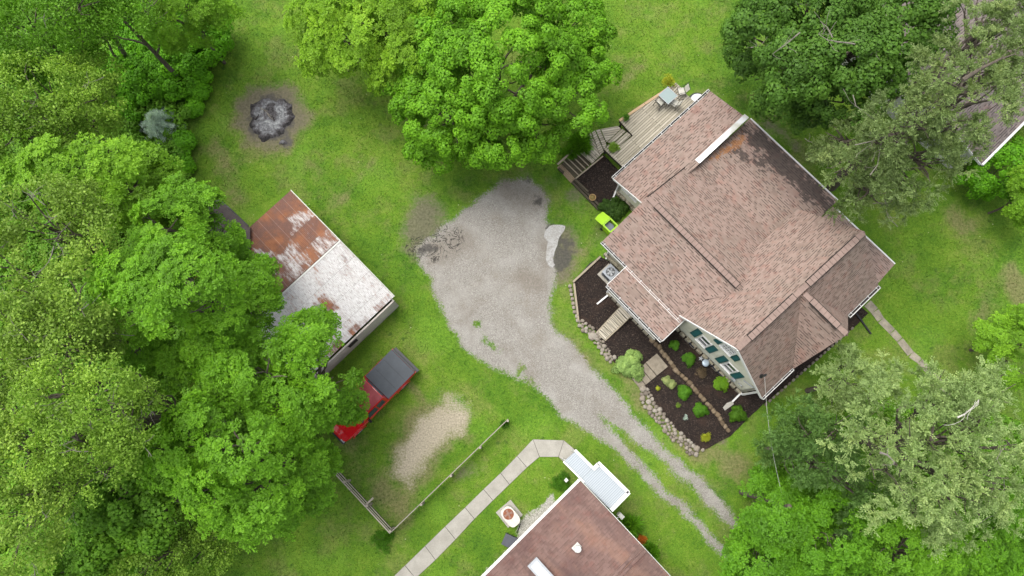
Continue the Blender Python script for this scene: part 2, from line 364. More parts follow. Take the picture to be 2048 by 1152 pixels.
def ground_material():
    t = NT('ground_material'); g = t.geo()
    col, b, c, d = grass_color(t, g)
    sa = t.math('ADD', t.attr('sand'), t.math('ADD', t.math('MULTIPLY_ADD', b, 1.2, -0.75), t.math('MULTIPLY_ADD', t.noise(g, 9, 4, .8), 2.4, -1.2)))
    col = t.mix(t.step(sa, -0.45, 0.55), col, t.ramp(t.noise(g, 11, 4, 0.7), [(0.3, (0.17, 0.145, 0.10, 1)), (0.7, (0.40, 0.36, 0.27, 1))]))
    # gravel: mottled pale stone with fine dark gaps
    v1 = t.voro(g, 34.0, 'Color'); v2 = t.voro(g, 34.0, 'Distance')
    st = t.sep(v1)[0]
    gc = t.ramp(st, [(0.0, (0.150, 0.141, 0.122, 1)), (0.3, (0.213, 0.200, 0.181, 1)), (0.85, (0.269, 0.257, 0.230, 1)), (1.0, (0.373, 0.357, 0.324, 1))])
    gc = t.mix(t.math('MULTIPLY', t.step(v2, 0.45, 0.8), 0.5), gc, (0.090, 0.083, 0.069, 1))
    wear = t.noise(g, 0.5, 5, 0.6)
    gc = t.mix(t.math('MULTIPLY', t.step(wear, 0.44, 0.66), 0.5), gc, (0.290, 0.283, 0.260, 1))
    br = t.noise(t.mapv(g, loc=(7, 3, 0)), 0.42, 5, 0.65)
    gc = t.mix(t.math('MULTIPLY', t.step(br, 0.5, 0.7), 0.45), gc, (0.171, 0.149, 0.119, 1))
    mudf = t.math('ADD', t.attr('mud'), t.math('MULTIPLY_ADD', t.noise(g, 1.6, 5, 0.7), 1.6, -0.85))
    gr = t.math('ADD', t.attr('gravel'), t.math('ADD', t.math('MULTIPLY_ADD', b, .5, -0.25), t.math('MULTIPLY_ADD', t.noise(g, 8, 4, 0.8), 1.3, -0.65)))
    col = t.mix(t.step(gr, -0.16, 0.16), col, gc)
    sf = t.math('ADD', t.attr('strip'), t.math('ADD', t.math('MULTIPLY_ADD', b, 0.5, -0.25), t.math('MULTIPLY_ADD', c, 0.9, -0.45)))
    col = t.mix(t.step(sf, -0.1, 0.1), col, t.ramp(st, [(0.0, (0.145, 0.139, 0.112, 1)), (1.0, (0.409, 0.403, 0.363, 1))]))
    gx = t.math('ADD', t.attr('clod'), t.math('MULTIPLY_ADD', b, .8, -.4))
    gs = t.math('ADD', t.attr('gstain'), t.math('MULTIPLY_ADD', t.noise(g, 1.1, 5, .7), 1.6, -.9))
    col = t.mix(t.math('MULTIPLY', t.step(gs, -.3, .6), .5), col, t.ramp(c, [(0.3, (0.085, 0.068, 0.05, 1)), (0.7, (0.19, 0.165, 0.135, 1))]))
    rid = t.math('ABSOLUTE', t.math('SUBTRACT', t.noise(t.mapv(g, loc=(2, 8, 0)), 1.5, 3, .6, 1.5), .5))
    col = t.mix(t.math('MULTIPLY', t.math('MULTIPLY', t.step(gx, -.1, .2), t.math('SUBTRACT', 1.0, t.step(rid, .012, .035))), .85), col, (0.020, 0.018, 0.015, 1))
    mcol = t.ramp(t.noise(g, 9, 3), [(0.3, (0.018, 0.017, 0.015, 1)), (0.7, (0.056, 0.050, 0.041, 1))])
    mf = t.step(mudf, -0.12, 0.22)
    col = t.mix(t.math('MULTIPLY', mf, 0.85), col, mcol)
    t.col(col); t.rough(t.math('MULTIPLY_ADD', mf, -0.35, 0.95))
    t.bump(t.math('ADD', t.math('MULTIPLY', c, 0.6), t.math('MULTIPLY', t.math('MULTIPLY', st, 0.3), t.step(gr, -.1, .1))), 0.03, 0.6)
    return t.m
M_GROUND = ground_material()

# ------------------------------------------------------------------ the ground: one wide sheet, finer inside the site
def axis_pts(lo, hi, step, far):
    core = np.arange(lo, hi + 1e-6, step)
    return np.concatenate([[-far, -far / 3, lo - 25], core, [hi + 25, far / 3, far]])
def build_ground():
    xs = axis_pts(-34, 34, 0.2, 900.); ys = axis_pts(-16, 32, 0.2, 900.)
    X, Y = np.meshgrid(xs, ys); f = fields(X, Y)
    Z = np.zeros_like(X)
    v = np.stack([X.ravel(), Y.ravel(), Z.ravel()], 1)
    nx, ny = len(xs), len(ys); i = (np.arange(ny - 1)[:, None] * nx + np.arange(nx - 1)[None, :]).ravel()
    q = np.stack([i, i + 1, i + nx + 1, i + nx], 1)
    o = np_mesh('ground', v, q, M_GROUND, attrs={k: a.ravel() for k, a in f.items()})
    tag(o, 'green lawn with dry and bare patches', None, None, 'structure')
build_ground()
def build_drive():
    st = 0.14
    xs = np.arange(-6.5, 17.5, st); ys = np.arange(-9.5, 16, st)
    X, Y = np.meshgrid(xs, ys); f = fields(X, Y)
    rn = RS.rand(*X.shape) * 0.25
    keep = (f['gravel'] + rn + 0.1 > 0)
    nx, ny = len(xs), len(ys)
    k = (keep[:-1, :-1] & keep[1:, :-1] & keep[:-1, 1:] & keep[1:, 1:])
    i = (np.arange(ny - 1)[:, None] * nx + np.arange(nx - 1)[None, :])[k]
    q = np.stack([i, i + 1, i + nx + 1, i + nx], 1)
    used = np.unique(q); remap = np.full(nx * ny, -1); remap[used] = np.arange(len(used))
    v = np.stack([X.ravel(), Y.ravel(), np.full(nx * ny, 0.006)], 1)[used]
    o = np_mesh('gravel_driveway', v, remap[q], M_GROUND, attrs={kk: a.ravel()[used] for kk, a in f.items()})
    tag(o, 'pale grey gravel driveway with two wheel tracks and a grass median', None, None, 'structure')
build_drive()

# ------------------------------------------------------------------ common materials
SH_L, SH_M, SH_D = (0.252, 0.186, 0.157, 1), (0.226, 0.163, 0.137, 1), (0.118, 0.086, 0.072, 1)
M_SHINGLE = shingle_mat('brown_shingle', SH_L, SH_M, SH_D)
M_CAP = flat('cap_shingle', (0.225, 0.163, 0.138, 1), 0.9, 0, 0.12, 3.0)
M_SHINGLE_ST = shingle_mat('brown_shingle_weathered', SH_L, SH_M, SH_D, stain=True)
M_SHINGLE_N = shingle_mat('faded_red_shingle', (0.17, 0.11, 0.094, 1), (0.14, 0.09, 0.076, 1), (0.08, 0.05, 0.044, 1), kind=1, ls=.3)
M_SHINGLE_G = shingle_mat('grey_brown_shingle', (0.15, 0.125, 0.115, 1), (0.12, 0.10, 0.094, 1), (0.07, 0.058, 0.053, 1))
M_WHITE = flat('white_painted_metal', (0.624, 0.624, 0.608, 1), 0.45, 0, 0.05)
M_DIRTYW = flat('weathered_white_trim', (0.484, 0.484, 0.452, 1), 0.6, 0, 0.12)
M_BLACK = flat('black_plastic', (0.014, 0.014, 0.016, 1), 0.5)
M_VENT = flat('dark_vent_edge', (0.020, 0.016, 0.014, 1), 0.8)
M_TEAL = flat('dark_teal_paint', (0.009, 0.066, 0.066, 1), 0.5, 0, 0.06)
M_TURQ = flat('turquoise_paint', (0.039, 0.281, 0.242, 1), 0.5, 0, 0.06)
M_GREYM = flat('grey_metal', (0.328, 0.343, 0.359, 1), 0.4, 0.3, 0.1)
M_DARKM = flat('dark_metal', (0.039, 0.041, 0.044, 1), 0.45, 0.4)
M_CONC = flat('concrete', (0.312, 0.300, 0.265, 1), 0.9, 0, 0.13, 3.0)
M_CONCW = flat('weathered_step_concrete', (0.195, 0.168, 0.129, 1), 0.9, 0, 0.25, 5.0)
M_BARK = flat('bark', (0.094, 0.078, 0.061, 1), 0.95, 0, 0.3, 8.0)
M_TWIG = flat('pale_dead_wood', (0.17, 0.155, 0.13, 1), 0.9, 0, 0.2, 8.0)
M_TERRA = flat('terracotta', (0.257, 0.172, 0.078, 1), 0.85)
def glass_mat(name, c, rough=0.08):
    t = NT(name); t.col(c); t.rough(rough); t.b.inputs['Specular IOR Level'].default_value = 0.7; return t.m
M_PANE = glass_mat('window_pane', (0.03, 0.035, 0.055, 1), 0.12)
def siding():
    t = NT('cream_siding'); g = t.geo(); z = t.sep(g)[2]
    fr = t.math('FRACT', t.math('DIVIDE', z, 0.115))
    n = t.noise(g, 1.2, 4); c = t.ramp(n, [(0.3, (0.582, 0.572, 0.447, 1)), (0.7, (0.728, 0.718, 0.614, 1))])
    low = t.noise(t.mapv(g, scale=(3, 3, 0.7)), 2.0, 5, 0.7)
    c = t.mix(t.math('MULTIPLY', t.step(low, 0.5, 0.72), 0.35), c, (0.374, 0.364, 0.239, 1))
    c = t.mix(t.math('MULTIPLY', t.math('SUBTRACT', 1.0, t.step(fr, 0.02, 0.14)), 0.5), c, (0.260, 0.250, 0.208, 1))
    t.col(c); t.rough(0.6); t.bump(fr, 0.012, 0.5); return t.m
M_SIDING = siding()
def stonebase():
    t = NT('mossy_block_base'); g = t.geo(); n = t.noise(g, 5, 5, 0.7)
    t.col(t.ramp(n, [(0.3, (0.096, 0.088, 0.056, 1)), (0.55, (0.288, 0.264, 0.200, 1)), (0.75, (0.416, 0.392, 0.320, 1))])); t.bump(n, 0.03); return t.m
M_BASE = stonebase()
def mulch():
    t = NT('dark_mulch'); g = t.geo(); v = t.voro(t.mapv(g, scale=(1, 1.6, 1), rot=(0, 0, 0.6)), 26, 'Color'); n = t.noise(g, 0.8, 4)
    c = t.ramp(t.sep(v)[0], [(0.0, (0.006, 0.004, 0.0035, 1)), (0.75, (0.022, 0.015, 0.012, 1)), (0.96, (0.05, 0.034, 0.025, 1)), (1.0, (0.13, 0.10, 0.08, 1))])
    c = t.mix(t.math('MULTIPLY', t.step(n, 0.5, 0.7), 0.5), c, (0.045, 0.026, 0.018, 1))
    t.col(c); t.rough(0.95); t.bump(t.sep(v)[1], 0.03, 0.8); return t.m
M_MULCH = mulch()
def boards(name, w, light, dark, stain=0.5):
    t = NT(name); uv = t.uv()
    br = t.n('ShaderNodeTexBrick'); t.L(uv, br.inputs['Vector']); br.offset = 0.43; br.inputs['Scale'].default_value = 1
    br.inputs['Brick Width'].default_value = 3.3; br.inputs['Row Height'].default_value = w; br.inputs['Mortar Size'].default_value = 0.011
    br.inputs['Mortar Smooth'].default_value = 0.2
    br.inputs['Color1'].default_value = (0, 0, 0, 1); br.inputs['Color2'].default_value = (1, 1, 1, 1); br.inputs['Mortar'].default_value = (0.5, 0.5, 0.5, 1)
    c = t.ramp(br.outputs['Color'], [(0.0, dark), (1.0, light)])
    gr = t.noise(t.mapv(uv, scale=(1.2, 22, 1)), 2.2, 4, 0.65)
    c = t.mix(t.ramp(gr, [(0.4, 0.0), (0.75, 0.55)]), c, tuple(x * 0.45 for x in dark[:3]) + (1,))
    bl = t.noise(t.mapv(uv, scale=(1, 3, 1)), 0.7, 5, 0.7)
    c = t.mix(t.math('MULTIPLY', t.step(bl, 0.52, 0.7), stain), c, (0.10, 0.09, 0.055, 1))
    c = t.mix(br.outputs['Fac'], c, (0.03, 0.028, 0.02, 1))
    t.col(c); t.rough(0.9); t.bump(gr, 0.01, 0.4); return t.m
M_DECK = boards('weathered_deck_boards', 0.14, (0.47, 0.43, 0.35, 1), (0.31, 0.28, 0.215, 1), 0.4)
M_WOOD = boards('weathered_timber', 0.5, (0.353, 0.311, 0.235, 1), (0.277, 0.235, 0.168, 1), 0.4)
M_WOODD = boards('dark_old_timber', 0.5, (0.084, 0.071, 0.046, 1), (0.059, 0.050, 0.034, 1), 0.3)
M_FENCE = boards('grey_fence_timber', 0.6, (0.38, 0.35, 0.30, 1), (0.30, 0.27, 0.22, 1), 0.2)
def rock_mat(name, a, b):
    t = NT(name); oi = t.n('ShaderNodeObjectInfo').outputs['Random']; tc = t.n('ShaderNodeTexCoord').outputs['Object']
    n = t.noise(tc, 9, 5, 0.6)
    c = t.mix(n, a, b); c = t.mix(1.0, c, t.ramp(oi, [(0.0, (0.521, 0.487, 0.462, 1)), (0.5, (0.798, 0.756, 0.706, 1)), (1.0, (1.000, 1.000, 1.000, 1))]), 'MULTIPLY')
    t.col(c); t.bump(n, 0.02); return t.m
M_ROCK = rock_mat('pale_fieldstone', (0.16, 0.142, 0.118, 1), (0.37, 0.34, 0.29, 1))
M_BLOCK = rock_mat('mossy_wall_stone', (0.101, 0.076, 0.046, 1), (0.252, 0.197, 0.134, 1))
# ------------------------------------------------------------------ SURFACES LAID ON THE GROUND
def sheet(name, px, z, mat, label, th=0.0, ud=None, kind='structure'):
    mb = MB(); pts = [P(u, v, z) for u, v in px]
    if th: mb.prism(pts, th, ud)
    else: mb.poly(pts if sum((pts[i].x * pts[(i + 1) % len(pts)].y - pts[(i + 1) % len(pts)].x * pts[i].y) for i in range(len(pts))) > 0 else pts[::-1])
    o = mb.build(name, mat); tag(o, label, None, None, kind); return o
def dense(pts, step=14):
    out = []
    for i in range(len(pts)):
        a = pts[i]; b = pts[(i + 1) % len(pts)]; n = max(1, int(math.dist(a, b) / step))
        for k in range(n): out.append((a[0] + (b[0] - a[0]) * k / n + random.uniform(-1, 1), a[1] + (b[1] - a[1]) * k / n + random.uniform(-1, 1)))
    return out
sheet('mulch_bed', dense([(1201,514),(1147,564),(1158,644),(1192,662),(1225,722),(1284,778),(1331,833),(1362,867),(1404,902),(1460,872),(1528,808),(1640,716),(1738,626),(1650,560),(1400,620),(1252,536)]), 0.06, M_MULCH, 'dark brown mulch bed in front of the house', 0.05)
sheet('mulch_bed', dense([(1206,309),(1249,350),(1232,392),(1200,412),(1150,358)]), 0.06, M_MULCH, 'dark mulch bed below the wooden deck', 0.05)
def concrete_walk(name, outer, joints, label, mat=M_CONC, z=0.05):
    sheet(name, outer, z, mat, label, 0.05)
# sidewalk: slabs with open joints, one object
def sidewalk():
    L_, Rr = [], []
    # (outer, inner) pairs at each joint
    prs = [((715,1223),(765,1220)),((773,1166),(820,1170)),((846,1095),(872,1121)),((930,1015),(949,1038)),((967,978.5),(986,1001)),((1001,946),(1019,969)),((1034,912),(1054,935)),((1066,878.5),(1079,914)),((1128,880.5),(1117,914)),((1152,901),(1128,925))]
    prs[1] = ((810,1131),(831,1157)); prs[2] = ((850,1092),(871,1120)); prs.insert(3, ((890,1053),(911,1079)))
    mb = MB()
    for (a, b), (c, d) in zip(prs[:-1], prs[1:]):
        q = [P(*a, .05), P(*b, .05), P(*d, .05), P(*c, .05)]
        ctr = sum(q, Vector()) / 4
        q = [p + (ctr - p).normalized() * 0.014 for p in q]
        mb.prism(q, 0.06)
    t = NT('sidewalk_concrete'); g = t.geo(); n = t.noise(g, 1.2, 5, 0.65); n2 = t.noise(g, 30, 3)
    c = t.ramp(n, [(0.3, (0.25, 0.238, 0.205, 1)), (0.7, (0.345, 0.33, 0.29, 1))]); c = t.mix(0.3, c, t.mix(1.0, c, t.ramp(n2, [(0.3, 0.6), (0.7, 1.3)]), 'MULTIPLY'))
    t.col(c); t.rough(0.9)
    o = mb.build('sidewalk', t.m); tag(o, 'pale concrete sidewalk of square slabs with dark joints', None, None, 'structure')
    mb = MB(); pl = [a for a, b in prs] + [b for a, b in prs][::-1]
    mb.prism([P(u, v, .018) for u, v in pl], .012); o = mb.build('sidewalk_bedding', M_MULCH); tag(o, None, None, None, 'structure')
sidewalk()
def side_path():
    C = [(1735,606),(1750,622),(1762,640),(1785,663),(1800,680),(1822,708),(1840,722),(1860,744),(1885,772),(1900,790)]; mb = MB()
    wd = [18, 17, 15, 15, 14, 15, 13, 14, 14, 13]
    for i in range(len(C) - 1):
        a = P(*C[i], .03); b = P(*C[i + 1], .03); d = (b - a).normalized(); s = Vector((-d.y, d.x, 0))
        w0, w1 = wd[i] / 69, wd[i + 1] / 69; j = random.uniform(.012, .03)
        mb.prism([a + d * j + s * w0, b - d * j + s * w1 * 1.0, b - d * j - s * w1, a + d * j - s * w0 * 1.05], 0.03)
    o = mb.build('garden_path', flat('old_path_concrete', (0.234, 0.211, 0.164, 1), 0.95, 0, 0.3, 2.5)); tag(o, 'narrow cracked concrete path crossing the right hand lawn', None, None, 'structure')
side_path()
def puddle():
    pts = [(1089,462),(1100,452),(1118,449),(1131,452),(1128,462),(1118,475),(1114,492),(1108,505),(1106,520),(1110,531),(1104,537),(1096,530),(1091,515),(1093,498),(1096,484),(1089,474)]
    t = NT('shallow_water'); g = t.geo(); n = t.noise(g, 2.6, 6, 0.75)
    t.col(t.ramp(n, [(0.35, (0.10, 0.095, 0.08, 1)), (0.55, (0.22, 0.22, 0.21, 1)), (0.7, (0.30, 0.30, 0.29, 1))])); t.rough(t.ramp(n, [(0.45, 0.1), (0.62, 0.5)])); t.b.inputs['Specular IOR Level'].default_value = 0.5
    o = sheet('puddle', dense(pts, 5), 0.014, t.m, 'pale muddy puddle at the right edge of the gravel'); return o
puddle()

# ------------------------------------------------------------------ MAIN HOUSE
ZE, ZR, ZL, ZM = 3.12, 6.12, 2.65, 4.30
def grid_roof(mb_corners, stain_polys):
    pass
def house():
    H0 = empty('brick_roofed_house', W(0, 4, 0)); H0.name = 'farmhouse'
    tag(H0, 'cream farmhouse with brown shingle roofs, teal shutters and white gutters', 'house')
    # ---- walls
    def hull(name, base, tops, mat=M_SIDING):
        pass
    mb = MB()
    def wall(a0, b0, a1, b1, h0, h1=None, z0=0.0, th=0.16):
        p = W(a0, b0, z0); q = W(a1, b1, z0); h1 = h0 if h1 is None else h1
        d = (q - p).normalized(); s = Vector((-d.y, d.x, 0)) * th
        A = [p, q, q + ZX * (h1 - z0), p + ZX * (h0 - z0)]; B = [x + s for x in A]
        mb.poly(A); mb.poly(B[::-1])
        for i in range(4): mb.poly([A[i], B[i], B[(i + 1) % 4], A[(i + 1) % 4]][::-1])
    gz = lambda a: (ZE + (a * (ZR - ZE) / 2.83 if a < 2.83 else (5.87 - a) * (ZR - ZE) / 3.04)) - 0.15
    # cross wing gables (SW and NE)
    wall(.42, .25, 2.83, .25, gz(.42), gz(2.83)); wall(2.83, .25, 5.52, .25, gz(2.83), gz(5.52))
    wall(5.52, .25, 5.52, 2.6, gz(5.52)); wall(5.52, 6.1, 5.52, 8.5, gz(5.52))
    sz = lambda b: ZE + min(b - 2.33, 6.5 - b) * (6.07 - ZE) / 2.08 - 0.16
    wall(5.60, 2.7, 5.60, 4.42, sz(2.7), sz(4.42)); wall(5.60, 4.42, 5.60, 6.1, sz(4.42), sz(6.1))
    wall(5.52, 8.5, 3.05, 8.5, gz(5.52), 5.85); wall(3.05, 8.5, .42, 8.5, 5.85, gz(.42) - .2); wall(.42, 8.5, .42, .25, gz(.42) - .2, gz(.42))
    # main body
    wall(-5.45, .32, .42, .32, ZL - .02); wall(1.25, 10.85, -4.95, 10.85, 2.03); wall(-5.2, 10.85, -5.2, 7.0, 2.03, 2.35); wall(-5.45, 7.0, -5.45, 2.75, 2.5, 4.1); wall(-5.45, 2.75, -5.45, .32, 4.1, 2.85)
    wall(1.25, 8.5, 1.25, 10.85, 2.25, 2.02)
    # rear addition
    wall(-7.72, 3.45, -5.5, 3.45, 2.4, 2.85); wall(-7.72, 10.5, -7.72, 3.45, 2.36); wall(-5.5, 10.5, -7.72, 10.5, 2.85, 2.36)
    # porch wing
    wall(-3.7, -1.22, 0.05, -1.22, 2.4); wall(-3.7, .3, -3.7, -1.22, 2.6, 2.4); wall(.05, -1.22, .05, .3, 2.4, 2.6)
    # rear right lean-to
    wall(5.7, 8.66, 5.7, 10.5, 2.8, 2.45); wall(5.7, 10.5, 1.6, 10.5, 2.4)
    mb.build('wall', M_SIDING, H0)
    # ---- foundation course
    for (a0, b0, a1, b1, n) in ((.35, .12, 5.6, .12, 0), (-5.5, .2, -3.85, .2, 0), (-7.8, 3.36, -5.6, 3.36, 0), (5.68, .2, 5.68, 8.5, 0), (-3.75, -1.3, .1, -1.3, 0)):
        mb = MB(); L_ = math.hypot(a1 - a0, b1 - b0); k = int(L_ / .42)
        for i in range(k):
            t0, t1 = i / k, (i + 1) / k - .02
            w = random.uniform(.14, .2); h = random.uniform(.30, .38)
            mb.bar(W(a0 + (a1 - a0) * t0, b0 + (b1 - b0) * t0, h / 2), W(a0 + (a1 - a0) * t1, b0 + (b1 - b0) * t1, h / 2), w, h)
        mb.build('foundation', M_BASE, H0)
    # ---- roofs
    rf = MB(); T = 0.13
    def plane(pts, ud): rf.prism([W(*p) for p in pts], T, ud)
    rg = 2.99; MR = 2.95
    plane([(-.02, .0, ZE), (.2, 8.95, ZE), (3.1, 8.95, ZR), (2.83, .0, ZR)], BX)
    plane([(5.87, .0, ZE), (6.05, 8.95, ZE), (3.1, 8.95, ZR), (2.83, .0, ZR)], BX)
    plane([(2.96, 4.42, 6.07), (5.98, 4.42, 6.07), (5.98, 2.33, ZE), (2.96, 2.33, ZE)], AX)
    plane([(2.96, 4.42, 6.07), (6.06, 4.42, 6.07), (6.06, 6.5, ZE), (2.96, 6.5, ZE)], AX)
    ml = lambda b: ZL + (b + .05) * (ZM - ZL) / (MR + .05)
    plane([(-5.85, -.05, ZL), (.25, -.05, ZL), (.25, 1.5, ml(1.5)), (1.3, MR, ZM), (-5.8, MR, ZM)], AX)
    # porch wing and rear addition, lean-to
    plane([(-3.92, -1.5, 2.42), (.27, -1.5, 2.42), (.27, .2, 2.68), (-3.92, .2, 2.68)], AX)
    plane([(-8.05, 3.05, 2.38), (-8.05, 10.87, 2.38), (-5.32, 10.87, 2.98), (-5.32, 3.05, 2.98)], BX)
    plane([(1.5, 8.6, 2.95), (6.03, 8.6, 2.95), (6.03, 10.85, 2.42), (1.5, 10.85, 2.42)], AX)
    roof = rf.build('roof', M_SHINGLE, H0)
    # north-east slope of the main roof: finer mesh that carries the stain fields
    SB, SZ = 7.0, 2.55
    def zr(b): return ZM + (b - MR) * (SZ - ZM) / (SB - MR) if b < SB else SZ + (b - SB) * (2.2 - SZ) / (11.4 - SB)
    us = np.linspace(0, 1, 36); bs = np.concatenate([np.linspace(MR, SB, 20), np.linspace(SB, 11.4, 20)[1:]])
    V, UV = [], []
    for b in bs:
        a0 = -5.8 + (b - MR) * .03 if b < SB else -5.32; a1 = 1.45
        for u in us:
            a = a0 + (a1 - a0) * u; V.append(tuple(W(a, b, zr(b)))); UV.append((a, b))
    nx = len(us); F = []
    for j in range(len(bs) - 1):
        for i in range(nx - 1): F.append((j * nx + i, j * nx + i + 1, (j + 1) * nx + i + 1, (j + 1) * nx + i))
    n0 = len(V)
    V += [(x, y, z - T) for x, y, z in V]; UV += UV
    F += [tuple(k + n0 for k in f[::-1]) for f in F]
    edge = [i for i in range(nx)] + [j * nx + nx - 1 for j in range(1, len(bs))] + [(len(bs) - 1) * nx + i for i in range(nx - 2, -1, -1)] + [j * nx for j in range(len(bs) - 2, 0, -1)]
    for k in range(len(edge)):
        e, g = edge[k], edge[(k + 1) % len(edge)]; F.append((e, e + n0, g + n0, g))
    me = bpy.data.meshes.new('roof_slope'); me.from_pydata(V, [], F)
    ul = me.uv_layers.new(name='UVMap')
    li = np.zeros(len(me.loops), dtype=np.int32); me.loops.foreach_get('vertex_index', li)
    ul.data.foreach_set('uv', (np.array(UV)[li] * [1, 1.0]).astype(np.float32).ravel())
    VX = np.array(V)
    def pf(lst): return [tuple(P(u, v, 2.7)[:2]) for u, v in lst]
    st = sdf(pf([(1496,258),(1520,252),(1560,285),(1610,330),(1660,380),(1690,420),(1670,425),(1640,400),(1612,385),(1600,368),(1575,352),(1545,330),(1530,322),(1545,300),(1500,282)]), VX[:, 0], VX[:, 1])
    st = np.maximum(st, sdf(pf([(1478,298),(1500,305),(1530,322),(1526,327),(1500,318),(1480,308)]), VX[:, 0], VX[:, 1]))
    nd = sdf(pf([(1420,318),(1432,300),(1460,280),(1490,258),(1500,268),(1478,300),(1455,305),(1440,318)]), VX[:, 0], VX[:, 1])
    for nm, arr in (('stain', st), ('needles', nd)):
        at = me.attributes.new(nm, 'FLOAT', 'POINT'); at.data.foreach_set('value', arr.astype(np.float32))
    me.materials.append(M_SHINGLE_ST); me.update()
    o = bpy.data.objects.new('roof_slope', me); COL.objects.link(o); o.parent = H0; o.matrix_parent_inverse = root_inv(H0)
    o['label'] = 'rear roof slope with dark stains and orange needles'
    # hip and ridge cap shingles
    def cap(p, q, w=.27, gap=.145, name=None):
        p = Vector(p); q = Vector(q); d = (q - p); L_ = d.length; d.normalize(); n = int(L_ / gap)
        for i in range(n):
            a = p + d * (i * gap); rc.bar(a + ZX * .008, a + d * (gap * .98) + ZX * (.001), w, .014)
    for p, q in ((W(2.83, .02, ZR + .008), W(3.1, 8.92, ZR + .008)), (W(-5.75, MR, ZM + .008), W(.95, MR, ZM + .008)), (W(3.2, 4.42, 6.07 + .01), W(5.98, 4.42, 6.07 + .01))):
        rc = MB(); cap(p, q); rc.build('ridge_cap', M_CAP, roof)
    def rvent(p, q):
        p = Vector(p); q = Vector(q); m = MB(); m.bar(p - ZX * .01, q - ZX * .01, .40, .05); b = m.build('ridge_vent', M_VENT, roof)
        m = MB(); d = (q - p); L_ = d.length; d.normalize(); n = int(L_ / .27)
        for i in range(n):
            a = p + d * (.02 + i * (L_ - .04) / n); m.bar(a + ZX * .026, a + d * ((L_ - .04) / n - .016) + ZX * .02, .305, .03)
        m.build('vent_cap', M_CAP, b)
    rvent(W(2.855, .8, ZR + .04), W(2.95, 3.95, ZR + .04)); rvent(W(2.98, 4.85, ZR + .04), W(3.09, 8.4, ZR + .04))
    rvent(W(-5.15, MR, ZM + .04), W(.85, MR, ZM + .04)); rvent(W(3.65, 4.42, 6.10), W(5.45, 4.42, 6.10))
    # white metal cap between the addition and the main roof
    m = MB(); m.prism([W(-5.64, 6.95, 2.98), W(-5.32, 6.95, 3.04), W(-5.32, 10.95, 3.04), W(-5.64, 10.95, 2.98)], .12, BX)
    t = NT('stained_white_flashing'); g = t.geo(); n = t.noise(g, 1.1, 4); u = t.sep(t.uv())[0]
    t.col(t.ramp(t.math('ADD', t.math('MULTIPLY_ADD', n, .8, -.1), t.math('MULTIPLY', t.step(u, W(0, 8.2, 0).dot(BX), W(0, 10.2, 0).dot(BX)), .4)), [(0.35, (0.82, 0.82, 0.82, 1)), (0.55, (0.55, 0.57, 0.60, 1)), (0.8, (0.30, 0.30, 0.23, 1))])); t.rough(.35)
    m.build('roof_flashing', t.m, roof)
    # ---- rake boards
    def rake(p, q, w=.04, h=.17): m = MB(); m.bar(Vector(p) - ZX * .07, Vector(q) - ZX * .07, w, h); m.build('rake_board', M_WHITE, H0)
    rake(W(-.04, -.03, ZE), W(2.83, -.03, ZR)); rake(W(2.83, -.03, ZR), W(5.89, -.03, ZE))
    m = MB(); m.bar(W(-5.79, MR, ZM - .03), W(-5.72, 7.0, 2.52), .05, .10); m.build('rake_board', M_VENT, H0)  # thin near-black bar, added to draw the shadow line along this rake
    rake(W(-8.07, 3.02, 2.38), W(-5.3, 3.02, 2.98), .03); rake(W(-3.95, -1.5, 2.42), W(-3.95, .1, 2.66), .03); rake(W(.3, -1.5, 2.42), W(.3, .1, 2.66), .03)
    # ---- gutters (open troughs with hangers)
    def gutter(p, q, out, w=.115):
        p = Vector(p); q = Vector(q); out = Vector(out); g = MB()
        z = -0.05
        g.bar(p + out * w + ZX * z, q + out * w + ZX * z, .022, .11); g.bar(p + out * .008 + ZX * z, q + out * .008 + ZX * z, .014, .10)
        g.bar(p + out * w / 2 + ZX * (z - .05), q + out * w / 2 + ZX * (z - .05), w, .012)
        for e in (p, q): g.bar(e + ZX * z, e + out * w + ZX * z, .012, .10)
        b = g.build('gutter', M_WHITE, H0)
        L_ = (q - p).length; k = max(2, int(L_ / .75))
        for i in range(k + 1):
            h = MB(); a = p.lerp(q, (i + .3) / (k + .6)); h.bar(a - out * .05 + ZX * .015, a + out * w + ZX * .012, .022, .012); h.build('gutter_hanger', M_WHITE, b)
        d = MB(); d.bar(p + out * w / 2 + ZX * (z - .035), q + out * w / 2 + ZX * (z - .035), w * .7, .012); d.build('gutter_debris', M_VENT, b)
    gutter(W(-5.85, -.07, ZL), W(.2, -.07, ZL), -BX); gutter(W(-3.92, -1.52, 2.42), W(.27, -1.52, 2.42), -BX)
    gutter(W(-8.08, 3.03, 2.38), W(-8.08, 10.88, 2.38), -AX); gutter(W(5.88, .0, ZE), W(5.93, 2.3, ZE), AX); gutter(W(6.04, 6.55, ZE), W(6.07, 8.95, ZE), AX, .16)
    m = MB(); m.bar(W(-5.3, 11.44, 2.19), W(1.45, 11.44, 2.19), .075, .1); m.build('gutter', M_WHITE, H0); m = MB(); m.bar(W(1.62, 10.89, 2.40), W(6.03, 10.89, 2.40), .075, .1); m.build('gutter', M_WHITE, H0)
    # ---- windows and shutters on the south-west gable
    def window(a, z, w, h, b=.25, split=True, nd=BX, grid=False, pane=M_PANE, axis=None):
        d = AX if axis is None else axis
        c = W(a, b, z) if axis is None else a
        out = -nd
        f = MB(); fw = .09
        up = ZX
        for s in (-1, 1):
            f.bar(c + d * s * (w / 2 + fw / 2) - up * (h / 2 + fw) + out * .02, c + d * s * (w / 2 + fw / 2) + up * (h / 2 + fw) + out * .02, .06, fw, up=d)
            f.bar(c - d * w / 2 + up * s * (h / 2 + fw / 2) + out * .02, c + d * w / 2 + up * s * (h / 2 + fw / 2) + out * .02, .06, fw)
